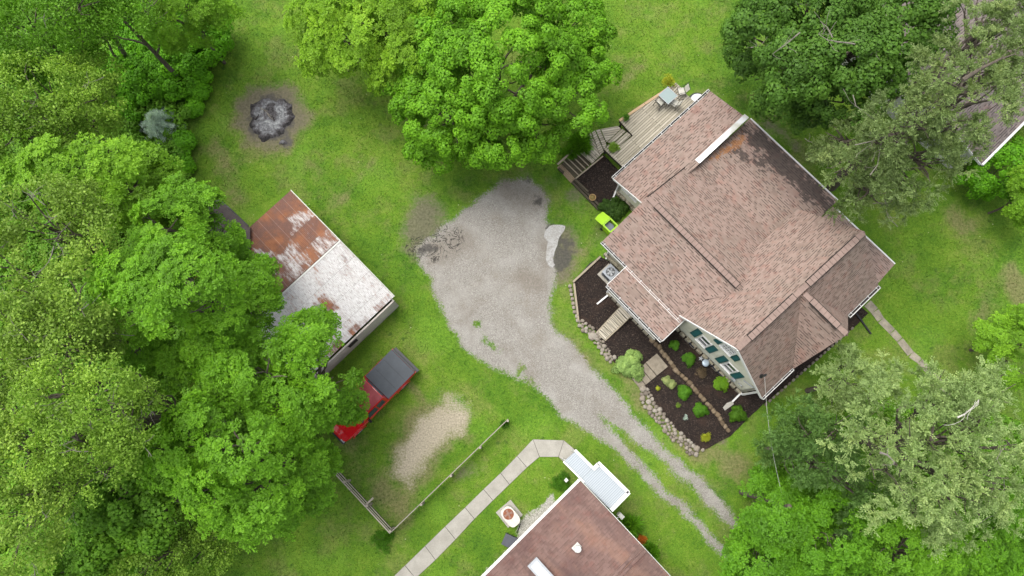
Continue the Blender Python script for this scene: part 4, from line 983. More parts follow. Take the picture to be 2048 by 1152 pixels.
    # timber edging
    def timbers(name, lab, lst, mat, w=.13, h=.16):
        m = MB()
        for (u0, v0, u1, v1, z) in lst: m.bar(P(u0, v0, z), P(u1, v1, z), w, h)
        o = m.build(name, mat, bevel=.008); tag(o, lab, 'edging'); o_c = sum((Vector(c) for c in o.bound_box), Vector()) / 8
    timbers('timber_edging', 'straight weathered timber edging the mulch bed around the air conditioner', [(1146, 564, 1201, 513, .12)], M_WOOD, .12)
    timbers('timber_edging', 'shorter weathered timber between the mulch and the row of square blocks', [(1148, 567, 1157, 642, .12)], M_WOOD, .12)
    timbers('retaining_timbers', 'dark old retaining timbers along the left side of the deck mulch bed', [(1117, 337, 1127, 346, .2), (1148, 360, 1203, 416, .15), (1144, 364, 1197, 419, .08), (1150, 359, 1176, 384, .28)], M_WOODD, .13)
    # wooden walkway steps to the porch
    o = empty('wooden_steps', P(1226, 645, 0), 'broad wooden plank steps through the mulch up to the side porch', 'steps')
    A, B, C, D = P(1192, 666, .1), P(1210, 681, .1), P(1262, 632, .45), P(1243, 611, .45); N = 7
    for i in range(N):
        t0, t1 = i / N, (i + 1) / N; f = lambda a, b, t: a.lerp(b, t)
        z = .12 + .05 * i; q = [f(A, D, t0), f(B, C, t0), f(B, C, t1 - .012), f(A, D, t1 - .012)]
        for p in q: p.z = z
        m = MB(); m.prism(q, .06 if i else .1, (C - D)); m.build('tread', M_DECK, o)
    m = MB(); m.bar(A + ZX * -.02, D - ZX * .1, .08, .12); m.bar(B - ZX * .02, C - ZX * .1, .08, .12); m.build('stringer', M_WOOD, o)
    q = P(1199, 675, .06); put(ms[2], P(1186, 672, .1), .3, .4, 'flat_stone', 'large flat tan stone at the foot of the plank steps', 'stone', None, .7)
    # concrete block steps
    o = empty('stone_steps', P(1298, 740, 0), 'weathered stone steps with a large top slab between the hosta and the lower bed', 'steps')
    q = [(1292, 725), (1314, 707), (1336, 733), (1314, 751)]; m = MB(); m.prism([P(u, v, .2) for u, v in q], .18); m.build('slab', M_CONCW, o, bevel=.01)
    base = [(1291, 726), (1313, 752)]; end = [(1262, 757), (1280, 779)]
    for i in range(3):
        t0, t1 = i / 3, (i + 1) / 3 - .03; z = .165 - .035 * i
        l = lambda t: ((base[0][0] + (end[0][0] - base[0][0]) * t, base[0][1] + (end[0][1] - base[0][1]) * t), (base[1][0] + (end[1][0] - base[1][0]) * t, base[1][1] + (end[1][1] - base[1][1]) * t))
        a, b = l(t0); c, d = l(t1); m = MB(); m.prism([P(*a, z), P(*b, z), P(*d, z), P(*c, z)], z + .02); m.build('step', M_CONCW, o, bevel=.008)
    m = MB(); m.prism([P(1244, 803, .1), P(1237 + 0, 0, 0)] if False else [P(1454, 806, .12), P(1464, 802, .16), P(1468, 808, .16), P(1450, 821, .1), P(1446, 815, .1)], .06); tag(m.build('splash_block', M_CONC), 'pale concrete splash block under the downspout by the round shrub', 'splash block')
stones()

# ------------------------------------------------------------------ DECK AND ITS STAIRS
def deck():
    Z = .85
    o = empty('wooden_deck', P(1290, 260, 0), 'weathered grey wooden deck behind the house with winding steps', 'deck')
    pts = [(1239, 241), (1352, 167), (1384, 199), (1400, 215), (1262, 345), (1246, 334), (1208, 298), (1217, 289), (1240, 292), (1266, 271)]
    m = MB(); top = [P(u, v, Z) for u, v in pts]; dd = P(1352, 167, Z) - P(1239, 241, Z)
    m.prism(top, .05, BX); m.build('deck_boards', M_DECK, o)
    m = MB(); n_ = len(top)
    for i in range(n_):
        a, b = top[i], top[(i + 1) % n_]; m.bar(a - ZX * .14, b - ZX * .14, .045, .17)
    m.build('rim_joist', M_WOODD, o)
    m = MB()
    for u, v in pts[:7]:
        q = P(u, v, Z); c = sum(top, Vector()) / n_; q = q + (c - q).normalized() * .15; m.bar(Vector((q.x, q.y, 0)), Vector((q.x, q.y, Z - .1)), .1, .1)
    m.build('post', M_WOODD, o)
    m = MB(); m.bar(P(1239, 241, Z + .03), P(1340, 174, Z + .03), .16, .035); m.build('border_board', boards('tan_border_board', .5, (0.50, 0.37, 0.22, 1), (0.42, 0.30, 0.18, 1), .3), o)
    m = MB(); m.prism([P(1342, 174, Z + .05), P(1352, 165, Z + .05), P(1363, 176, Z + .05), P(1352, 186, Z + .05)], .04, BX); m.build('corner_seat', M_DECK, o)
    def tread(px, z, th=.05, ud=None, mat=M_DECK, nm='tread'):
        k = MB(); q = [P(u, v, z) for u, v in px]; k.prism(q, th, ud if ud is not None else (q[1] - q[0])); k.build(nm, mat, o)
    # upper notch steps
    tread([(1215, 284), (1244, 258), (1252, 263), (1225, 288)], .56); tread([(1227, 288), (1254, 264), (1263, 270), (1241, 290)], .70)
    # landing triangle
    tread([(1202, 258), (1236, 252), (1242, 258), (1213, 284)], .44, nm='landing')
    tread([(1192, 260), (1200, 258), (1213, 288), (1209, 301)], .32); tread([(1184, 265), (1190, 261), (1208, 303), (1200, 310)], .26)
    # lower platform and stairs
    Pn = [(1183, 268), (1199, 312)]
    tread([(1182, 267), (1201, 310), (1191, 320), (1161, 291)], .20, .05, P(1190, 320, .2) - P(1160, 291, .2), nm='platform')
    tread([(1160, 292), (1190, 321), (1184, 327), (1152, 298)], .17)
    for i in range(4):
        t = i * 7.2
        x0, y0 = 1147 - t * .93, 302 + t * .86
        k = MB(); a = P(x0, y0, .14 - .03 * i); b = P(x0 + 31, y0 + 30, .14 - .03 * i); k.bar(a, b, .07, .07); k.build('tread', M_WOOD, o)
    m = MB(); m.prism([P(1158, 296, .04), P(1182, 326, .04), P(1150, 356, .04), P(1122, 328, .04)], .03); m.build('stair_bed', M_WOODD, o)
    m = MB(); m.bar(P(1115, 329, .3), P(1146, 301, .36), .13, .05); m.bar(P(1146, 301, .36), P(1182, 266, .42), .05, .06); m.bar(P(1150, 358, .3), P(1206, 312, .45), .09, .05); m.build('handrail_board', M_WOOD, o)
    # brick pad at the foot
    t = NT('brick_pad'); br = t.n('ShaderNodeTexBrick'); t.L(t.uv(), br.inputs['Vector']); br.inputs['Scale'].default_value = 1; br.inputs['Brick Width'].default_value = .2; br.inputs['Row Height'].default_value = .1; br.inputs['Mortar Size'].default_value = .008
    br.inputs['Color1'].default_value = (0.34, 0.22, 0.15, 1); br.inputs['Color2'].default_value = (0.25, 0.17, 0.12, 1); br.inputs['Mortar'].default_value = (0.08, 0.07, 0.05, 1); t.col(t.mix(t.noise(t.geo(), 3, 4), br.outputs['Color'], (0.20, 0.17, 0.10, 1)))
    m = MB(); m.prism([P(1114, 335, .04), P(1123, 327, .04), P(1150, 357, .04), P(1142, 366, .04)], .04, P(1150, 357, 0) - P(1123, 327, 0)); x = m.build('brick_landing', t.m); tag(x, 'small brick landing at the foot of the deck stairs', 'paving')
    # --- patio table and chairs
    T = empty('patio_table', P(1336, 192, Z), 'square glass topped patio table on the deck', 'table')
    c = P(1336, 191, Z + .72); ax, ay = AX, BX; S = .5
    m = MB(); m.box(c, .78, .78, .012, ax); m.build('table_top', glass_mat('frosted_glass', (0.20, 0.26, 0.255, 1), .3), T)
    m = MB()
    for s in (-1, 1):
        m.bar(c + ax * s * .39 - ay * .41, c + ax * s * .39 + ay * .41, .03, .035); m.bar(c + ay * s * .39 - ax * .37, c + ay * s * .39 + ax * .37, .03, .035)
    m.build('frame', M_GREYM, T)
    for s1 in (-1, 1):
        for s2 in (-1, 1):
            m = MB(); m.tube([c + ax * s1 * .36 + ay * s2 * .36, c + ax * s1 * .26 + ay * s2 * .26 - ZX * .4, c + ax * s1 * .36 + ay * s2 * .36 - ZX * .72], .018, 6); m.build('leg', M_DARKM, T)
    def chair(u, v, rz, lab):
        K = empty('patio_chair', P(u, v, Z), lab, 'chair', None, rz)
        f = Matrix.Translation(K.location) @ Matrix.Rotation(rz, 4, 'Z'); w = lambda x, y, z: f @ Vector((x * .85, y * .85, z * .9))
        m = MB(); m.prism([w(-.24, -.22, .42), w(.24, -.22, .42), w(.24, .22, .42), w(-.24, .22, .42)], .02, f.to_3x3() @ Vector((1, 0, 0))); m.build('seat', flat('pale_sling', (0.42, 0.41, 0.36, 1), .8), K)
        m = MB(); m.prism([w(-.22, -.25, .48), w(.22, -.25, .48), w(.22, -.42, .92), w(-.22, -.42, .92)], .02); m.build('backrest', flat('pale_sling_back', (0.38, 0.37, 0.32, 1), .8), K)
        for s in (-1, 1):
            m = MB(); m.tube([w(s * .27, .26, 0), w(s * .27, .24, .62), w(s * .27, -.26, .64), w(s * .26, -.44, .95)], .015, 6); m.tube([w(s * .27, -.2, .64), w(s * .27, -.32, 0)], .015, 6); m.build('frame', M_DARKM, K)
        m = MB(); m.tube([w(-.27, -.44, .95), w(.27, -.44, .95)], .015, 6); m.build('crossbar', M_DARKM, K); m = MB(); m.tube([w(-.27, -.23, .42), w(.27, -.23, .42)], .014, 6); m.build('crossbar', M_DARKM, K); m = MB(); m.tube([w(-.27, .23, .42), w(.27, .23, .42)], .014, 6); m.build('crossbar', M_DARKM, K)
    ar = math.atan2(AX.y, AX.x)
    chair(1318, 210, ar + math.pi * .0 - math.pi / 2 + R(90) + R(3), 'patio chair with pale sling seat on the left side of the glass table')
    chair(1346, 211, ar + math.pi / 2 + R(14), 'patio chair nearest the house wall with its back toward the gutter')
    chair(1360, 188, ar + math.pi / 2 + R(60), 'dark framed patio chair pushed out at the far right of the glass table')
    # white tub beside the deck
    c = P(1391, 211, .0); K = empty('heat_pump_cover', c); K.name = 'round_tub'; tag(K, 'round white tub with a dark lid edge between deck and roof gutter', 'tub')
    m = MB(); m.lathe(c, [(.0, .0), (.42, .0), (.46, .55), (.49, .58), (.47, .62), (.3, .64), (0, .65)], 24); m.build('shell', M_WHITE, K, smooth=True)
    m = MB(); m.lathe(c + ZX * .40, [(.52, 0), (.60, .02), (.60, .10), (.50, .12)], 24); m.build('rim', M_DARKM, K)
deck()

# ------------------------------------------------------------------ SMALL THINGS ROUND THE HOUSE
def ac_unit(px, lab, rust=False):
    if not rust:
        c = P(1217, 550, 0); z = .05
        pad = MB(); pad.box(c + ZX * .09 + AX * .05, 1.05, .95, .1, AX)
        o = empty('air_conditioner', c, lab, 'air conditioner'); pad.build('pad', flat('pad_concrete', (0.3, 0.28, 0.24, 1)), o)
        b = MB(); b.box(c + ZX * .47, .66, .66, .66, AX); b.build('cabinet', flat('grey_cabinet', (0.33, 0.35, 0.38, 1), .45, .2), o, bevel=.07)
        t_ = MB(); t_.box(c + ZX * .82, .7, .7, .05, AX); t_.build('top_cover', flat('pale_grey_cover', (0.27, 0.29, 0.32, 1), .5), o, bevel=.03)
        r = MB(); r.lathe(c + ZX * .80, [(.27, .0), (.27, .055), (.25, .06), (0, .052)], 28); g = r.build('fan_recess', M_BLACK, o)
        r = MB()
        for k in range(5):
            a = 2 * math.pi * k / 5; d = Vector((math.cos(a), math.sin(a), 0)); s = Vector((-d.y, d.x, 0))
            r.prism([c + ZX * .868 + d * .05 - s * .03, c + ZX * .868 + d * .22 - s * .07, c + ZX * .874 + d * .23 + s * .05, c + ZX * .874 + d * .05 + s * .03], .006)
        r.build('fan_blade', M_GREYM, g)
        r = MB()
        for R0 in (.08, .15, .21, .26):
            r.tube([c + ZX * .89 + Vector((math.cos(2 * math.pi * k / 24), math.sin(2 * math.pi * k / 24), 0)) * R0 for k in range(25)], .006, 5)
        for k in range(6):
            a = math.pi * k / 6; d = Vector((math.cos(a), math.sin(a), 0)) * .27; r.tube([c + ZX * .89 - d, c + ZX * .89 + d], .006, 5)
        r.lathe(c + ZX * .88, [(.06, 0), (.06, .02), (0, .025)], 12); r.build('grille', M_GREYM, g)
        r = MB()
        for s in (-1, 1):
            for k in range(12):
                z_ = .2 + k * .045
                r.bar(c + AX * s * .332 - BX * .27 + ZX * z_, c + AX * s * .332 + BX * .27 + ZX * z_, .008, .012); r.bar(c + BX * s * .332 - AX * .27 + ZX * z_, c + BX * s * .332 + AX * .27 + ZX * z_, .008, .012)
        r.build('louvre', M_DARKM, o)
    else:
        c = P(1021, 1030, 0); o = empty('old_air_conditioner', c, lab, 'air conditioner'); d = (P(1030, 1040, 0) - P(1014, 1020, 0)).normalized(); s = Vector((-d.y, d.x, 0))
        b = MB(); b.box(c - d * .1 + ZX * .04, 1.05, 1.05, .08, d); b.build('pad', M_CONC, o)
        b = MB(); pr = []
        q = []
        for k in range(28):
            a = 2 * math.pi * k / 28; x = math.cos(a); y = math.sin(a); x = math.copysign(abs(x) ** .6, x) * .56; y = math.copysign(abs(y) ** .6, y) * .36; q.append(c + d * x + s * y + ZX * .72)
        b.prism(q, .66); b.build('cabinet', flat('chalky_cream_cabinet', (0.50, 0.47, 0.42, 1), .7), o, bevel=.03)
        b = MB(); b.lathe(c - d * .17 + ZX * .715, [(.29, 0), (.29, .015), (0, .018)], 24); g = b.build('fan_opening', flat('rust_brown', (0.20, 0.075, 0.04, 1), .9, 0, .4, 7), o)
        b = MB()
        for k in range(4):
            a = 2 * math.pi * k / 4 + .5; e = Vector((math.cos(a), math.sin(a), 0)); f = Vector((-e.y, e.x, 0)); cc = c - d * .17 + ZX * .75
            b.prism([cc + e * .03 - f * .03, cc + e * .24 - f * .08, cc + e * .24 + f * .06, cc + e * .03 + f * .03], .006)
        b.lathe(c - d * .2 + ZX * .74, [(.09, 0), (.09, .04), (0, .05)], 14)
        b.build('fan_blade', flat('pinkish_metal', (0.22, 0.13, 0.10, 1), .7), g)
ac_unit(None, 'grey air conditioning unit with round fan on a pad in the mulch beside the house')
ac_unit(None, 'cream oblong air conditioning unit with rusty fan on a pad beside the ranch house', True)

def misc():
    # lime wheelie bin, lid thrown open toward the top left
    c = P(1216, 460, 0); rz = R(43); d = Vector((-math.cos(R(47)), math.sin(R(47)), 0)); s = Vector((d.y, -d.x, 0))      # d: towards the open lid
    o = empty('wheeled_bin', c, 'lime green wheeled bin with its lid thrown open, a dark bag inside', 'bin')
    M_LIME = flat('lime_plastic', (0.25, 0.45, 0.015, 1), .4, 0, .05); H_ = 1.02
    b = MB(); wt, wb = .30, .24
    T4 = [c + d * x * wt + s * y * wt + ZX * H_ for x, y in ((-1, -1), (1, -1), (1, 1), (-1, 1))]; B4 = [c + d * x * wb + s * y * wb + ZX * .08 for x, y in ((-1, -1), (1, -1), (1, 1), (-1, 1))]
    I4 = [c + d * x * (wt - .05) + s * y * (wt - .05) + ZX * H_ for x, y in ((-1, -1), (1, -1), (1, 1), (-1, 1))]; J4 = [p - ZX * .8 for p in I4]
    for i in range(4):
        j = (i + 1) % 4; b.poly([B4[i], B4[j], T4[j], T4[i]]); b.poly([T4[i], T4[j], I4[j], I4[i]]); b.poly([I4[i], I4[j], J4[j], J4[i]])
    b.poly(B4[::-1]); b.poly(J4)
    b.build('body', M_LIME, o)
    b = MB()
    for i in range(4): b.bar(T4[i] - ZX * .03, T4[(i + 1) % 4] - ZX * .03, .06, .05)
    b.build('rim', M_LIME, o)
    b = MB(); h = c + d * (wt + .04) + ZX * (H_ - .02); b.prism([h - s * .34, h + s * .34, h + s * .32 + d * .58 - ZX * .22, h + d * .62 - ZX * .24, h - s * .32 + d * .58 - ZX * .22], .035, s); b.build('lid', M_LIME, o, bevel=.02)
    b = MB(); b.bar(h - s * .3 + ZX * .02, h + s * .3 + ZX * .02, .04, .04); b.build('handle', M_LIME, o)
    b = MB(); cc = c + ZX * .74; b.prism([cc + d * x * .27 + s * y * .22 for x, y in ((-1, -.8), (-.6, -1), (.7, -.9), (1, -.3), (.8, .9), (-.4, 1), (-1, .5))], .35, s); x = b.build('rubbish_bag', flat('grey_bag', (0.10, 0.115, 0.145, 1), .4, 0, .2), bevel=.05); tag(x, 'dark grey rubbish bag inside the open lime green bin', 'bag')
    for k in (-1, 1):
        b = MB(); w = c + d * .3 + s * k * .3 + ZX * .1; b.tube([w - s * .03, w + s * .03], .1, 16); b.build('wheel', M_BLACK, o)
    # flower pot on the timbers
    c = P(1184, 398, .05); o = empty('flower_pot', c, 'round tan flower pot standing by the dark retaining timbers', 'plant pot')
    b = MB(); b.lathe(c, [(0, 0), (.13, 0), (.18, .27), (.21, .28), (.21, .34), (.17, .34), (.16, .26), (0, .25)], 20); b.build('pot', M_TERRA, o, smooth=True)
    b = MB(); b.lathe(c + ZX * .26, [(.16, 0), (.12, .05), (.05, .09), (0, .1)], 12); b.build('soil', flat('pot_soil', (0.16, 0.12, 0.04, 1)), o)
    # garden ornament
    c = P(1408, 727, .06); o = empty('garden_ornament', c, 'small grey metal garden ornament on a low dark stand in the upper bed', 'ornament')
    b = MB(); b.lathe(c, [(0, 0), (.05, 0), (.05, .25), (.19, .3), (.21, .36), (.15, .4), (0, .38)], 16); b.build('basin', flat('pale_blue_metal', (0.36, 0.43, 0.5, 1), .35, .3), o, smooth=True)
    b = MB(); b.box(c + BX * .35 + AX * .05 + ZX * .12, .55, .34, .24, AX); b.build('stand', M_DARKM, o, bevel=.02)
    b = MB()
    q = P(1402, 717, .4)
    b.prism([q + Vector((math.cos(a), math.sin(a), 0)) * r for a, r in [(k * math.pi / 5, .16 if k % 2 == 0 else .06) for k in range(10)]], .03); b.build('finial', M_GREYM, o)
    b = MB(); b.bar(P(1415, 722, .3), P(1427, 713, .4), .03, .03); b.build('arm', M_GREYM, o)
    # things by the ranch house
    c = P(1019, 1080, 0); o = empty('storage_box', c, 'small dark slate grey box with rounded lid against the ranch house gutter', 'box'); d = Vector((math.cos(R(-25)), math.sin(R(-25)), 0))
    b = MB(); b.box(c + ZX * .24, .66, .58, .46, d); b.build('body', flat('slate_plastic', (0.045, 0.048, 0.062, 1), .6), o, bevel=.05); b = MB(); b.box(c + ZX * .49, .7, .62, .07, d); b.build('lid', flat('slate_lid', (0.06, 0.064, 0.08, 1), .55), o, bevel=.03)
    b = MB(); b.tube([P(1041, 1048, .03), P(1037, 1058, .06), P(1034, 1066, .03)], .025, 6); tag(b.build('short_hose', M_BLACK), 'short black pipe lying on the pale gravel by the ranch house', 'pipe')
    b = MB(); b.tube([P(1204, 520, .12), P(1195, 518, .12), P(1180, 528, .12), P(1162, 548, .12), P(1156, 555, .1)], .045, 8); tag(b.build('drain_pipe', M_BLACK), 'black corrugated drain pipe lying along the timber edging', 'pipe')
    b = MB(); c = P(1125, 950, .0); b.box(P(1132, 960, .3), .18, .18, .3, AX); tag(b.build('white_meter', M_WHITE, bevel=.02), 'little white box on the wall by the corner of the ranch house', 'utility box')
    # overhead service wire
    b = MB(); a = W(4.85, .38, 4.9); e = P(1569, 1010, 6.2); pts = []
    for k in range(13):
        t = k / 12; p = a.lerp(e, t); p.z -= .5 * math.sin(math.pi * t); pts.append(p)
    b.tube(pts, .010, 5); tag(b.build('service_wire', flat('pale_cable', (0.3, 0.3, 0.28, 1), .5)), 'pale overhead service wire running from the farmhouse roof to the lower right trees', 'wire')
    b = MB(); b.tube([e + Vector((0, 0, .6)), Vector((e.x, e.y, 0))], [.11, .15], 10); tag(b.build('utility_pole', M_BARK), 'wooden utility pole hidden among the lower right trees', 'pole')
    # flat blue item far right, under the lower right tree
    o = empty('wheelbarrow', P(2044, 925, 0)); o.name = 'tarpaulin'; tag(o, 'blue and brown covered pile at the right edge below the large tree', 'tarpaulin')
    b = MB(); c = P(2046, 922, 0)
    b.prism([c + Vector((x, y, .35)) for x, y in ((-.5, -.8), (.5, -.9), (.9, .2), (.3, .9), (-.4, .6))], .3); b.build('cover', flat('brown_tarp', (0.06, 0.035, 0.03, 1), .6, 0, .3), o, bevel=.08)
    b = MB(); b.prism([c + Vector((x, y, .42)) for x, y in ((.0, -.5), (.6, -.6), (.7, .1), (.2, .2))], .07); b.build('panel', flat('blue_panel', (0.10, 0.25, 0.35, 1), .4), o, bevel=.02)
misc()

# ------------------------------------------------------------------ RED PICKUP
def pickup():
    f0 = P(808, 722, .9); f1 = P(676, 856, .9)
    d = Vector((f1.x - f0.x, f1.y - f0.y, 0)); d.normalize(); s = Vector((-d.y, d.x, 0))
    L_ = 5.45
    tail = Vector((f0.x, f0.y, 0)); 
    o = empty('pickup_truck', tail + d * L_ / 2, 'red pickup truck with black tonneau cover parked half under the tree', 'pickup truck')
    Wp = lambda x, y, z: tail + d * x + s * y + ZX * z          # x from the tailgate forward
    M_RED = NT('red_car_paint'); M_RED.col((0.42, 0.006, 0.010, 1)); M_RED.rough(.25); M_RED.b.inputs['Coat Weight'].default_value = .7; M_RED = M_RED.m
    M_FADE = NT('faded_red_roof'); g = M_FADE.geo(); nn = M_FADE.noise(g, 1.5, 5, .6); M_FADE.col(M_FADE.ramp(nn, [(0.35, (0.14, 0.006, 0.012, 1)), (0.65, (0.24, 0.035, 0.045, 1))])); M_FADE.rough(.35); M_FADE = M_FADE.m
    # lower body: lofted sections
    secs = [(0.0, .80, .90, 1.00), (.06, .90, .95, 1.05), (2.0, .95, .98, 1.06), (2.12, .95, .98, 1.08), (3.9, .95, .98, 1.10), (4.2, .94, .965, 1.09), (5.0, .90, .92, 1.01), (5.3, .82, .84, .94), (5.42, .70, .72, .84)]
    b = MB(); rings = []
    for x, wb, wt, zt in secs:
        ring = [(-wb * .96, .38), (-wb, .5), (-wt, .78), (-wt * .985, zt - .06), (-wt * .93, zt), (-wt * .45, zt + (.025 if x > 3.9 else .0)), (wt * .45, zt + (.025 if x > 3.9 else .0)), (wt * .93, zt), (wt * .985, zt - .06), (wt, .78), (wb, .5), (wb * .96, .38)]
        rings.append([Wp(x, y, z) for y, z in ring])
    for r0, r1 in zip(rings[:-1], rings[1:]):
        for k in range(12):
            b.poly([r0[k], r0[(k + 1) % 12], r1[(k + 1) % 12], r1[k]])
    b.poly(rings[0][::-1]); b.poly(rings[-1]); b.build('body', M_RED, o)
    # hood crease and cab
    b = MB()
    bot = [(2.05, -.93, 1.06), (3.95, -.93, 1.08), (3.95, .93, 1.08), (2.05, .93, 1.06)]; top = [(2.13, -.74, 1.70), (3.42, -.72, 1.72), (3.42, .72, 1.72), (2.13, .74, 1.70)]
    Bq = [Wp(*p) for p in bot]; Tq = [Wp(*p) for p in top]
    for i in range(4): b.poly([Bq[i], Bq[(i + 1) % 4], Tq[(i + 1) % 4], Tq[i]])
    b.poly(Tq); b.build('cab', M_RED, o, bevel=.03)
    b = MB(); b.prism([Wp(2.16, -.70, 1.745), Wp(3.40, -.68, 1.765), Wp(3.40, .68, 1.765), Wp(2.16, .70, 1.745)], .045, d); b.build('cab_roof', M_FADE, o, bevel=.02)
    def glass(quad, nm='window'):
        q = [Wp(*p) for p in quad]; n = (q[1] - q[0]).cross(q[2] - q[0]).normalized(); c = sum(q, Vector()) / 4
        if n.dot(c - Wp(3, 0, 1.2)) < 0: n = -n
        k = MB(); A = [p + n * .008 for p in q]; k.poly(A); k.poly([p + n * .02 for p in q]);
        for i in range(4): k.poly([A[i], A[(i + 1) % 4], A[(i + 1) % 4] + n * .012, A[i] + n * .012])
        k.build(nm, M_PANE, o)
    def lerp3(a, b_, t): return tuple(a[i] + (b_[i] - a[i]) * t for i in range(3))
    for sg in (-1, 1):
        for x0, x1 in ((2.25, 2.72), (2.80, 3.55)):
            def pt(x, t): 
                y = .93 + (.73 - .93) * t; z = 1.07 + (1.71 - 1.07) * t; xx = x + ((-.0) if x < 3.3 else -.28 * t); return (xx, sg * (y + .002), z)
            glass([pt(x0, .18), pt(x1, .18), pt(x1, .86), pt(x0, .86)], 'side_window')
    glass([(3.95 - .53 * .08, -.86, 1.13), (3.95 - .53 * .9, -.68, 1.66), (3.95 - .53 * .9, .68, 1.66), (3.95 - .53 * .08, .86, 1.13)], 'windshield')
    glass([(2.05 + .08 * .3, -.6, 1.22), (2.05 + .08 * .9, -.55, 1.62), (2.05 + .08 * .9, .55, 1.62), (2.05 + .08 * .3, .6, 1.22)], 'rear_window')
    # tonneau
    b = MB(); b.prism([Wp(.03, -.91, 1.15), Wp(2.04, -.91, 1.17), Wp(2.04, .91, 1.17), Wp(.03, .91, 1.15)], .07, d); b.build('tonneau_cover', flat('charcoal_cover', (0.055, 0.064, 0.074, 1), .6, 0, .1, 3.0), o, bevel=.02)
    b = MB(); b.bar(Wp(.7, -.8, 1.172), Wp(.7, .8, 1.172), .012, .01); b.bar(Wp(1.38, -.8, 1.176), Wp(1.38, .8, 1.176), .012, .01); b.build('cover_seam', M_BLACK, o)
    b = MB(); b.bar(Wp(-.02, -.86, .98), Wp(-.02, .86, .98), .07, .34); b.build('tailgate', M_DARKM, o, bevel=.02)
    b = MB(); b.bar(Wp(-.12, -.93, .56), Wp(-.12, .93, .56), .2, .2); b.build('rear_bumper', M_DARKM, o, bevel=.04)
    b = MB(); b.bar(Wp(5.46, -.8, .56), Wp(5.46, .8, .56), .16, .24); b.build('front_bumper', M_DARKM, o, bevel=.05)
    b = MB(); b.bar(Wp(5.44, -.45, .8), Wp(5.44, .45, .8), .04, .18); b.build('grille', M_BLACK, o)
    for sg in (-1, 1):
        b = MB(); b.bar(Wp(5.36, sg * .56, .82), Wp(5.36, sg * .80, .82), .12, .16); b.build('headlight', M_GREYM, o, bevel=.02)
        b = MB(); b.bar(Wp(-.01, sg * .9, .85), Wp(-.01, sg * .9, 1.02), .1, .07); b.build('tail_light', flat('tail_lamp_red', (0.3, .01, .01, 1), .3), o)
        b = MB(); b.bar(Wp(3.55, sg * .95, 1.15), Wp(3.55, sg * 1.14, 1.19), .12, .16); b.build('mirror', M_BLACK, o, bevel=.03)
        b = MB(); b.bar(Wp(2.9, sg * .985, .93), Wp(3.08, sg * .985, .93), .03, .035); b.build('door_handle', M_BLACK, o)
        b = MB(); b.bar(Wp(2.78, sg * .982, .45), Wp(2.78, sg * .982, 1.04), .006, .012, up=d); b.build('door_seam', M_BLACK, o)
        for x in (1.05, 4.45):
            c = Wp(x, sg * .82, .37); b = MB(); b.tube([c - s * .12, c + s * .12], .37, 24); w = b.build('wheel', M_BLACK, o); b = MB(); b.tube([c - s * .125, c + s * .125], .21, 16); b.build('rim', M_GREYM, w)
            b = MB(); n = 12; pts = [Wp(x + .46 * math.cos(math.pi * k / n), sg * .955, .40 + .44 * math.sin(math.pi * k / n)) for k in range(n + 1)]; b.tube(pts, .045, 6); b.build('wheel_arch', M_RED, o)
pickup()
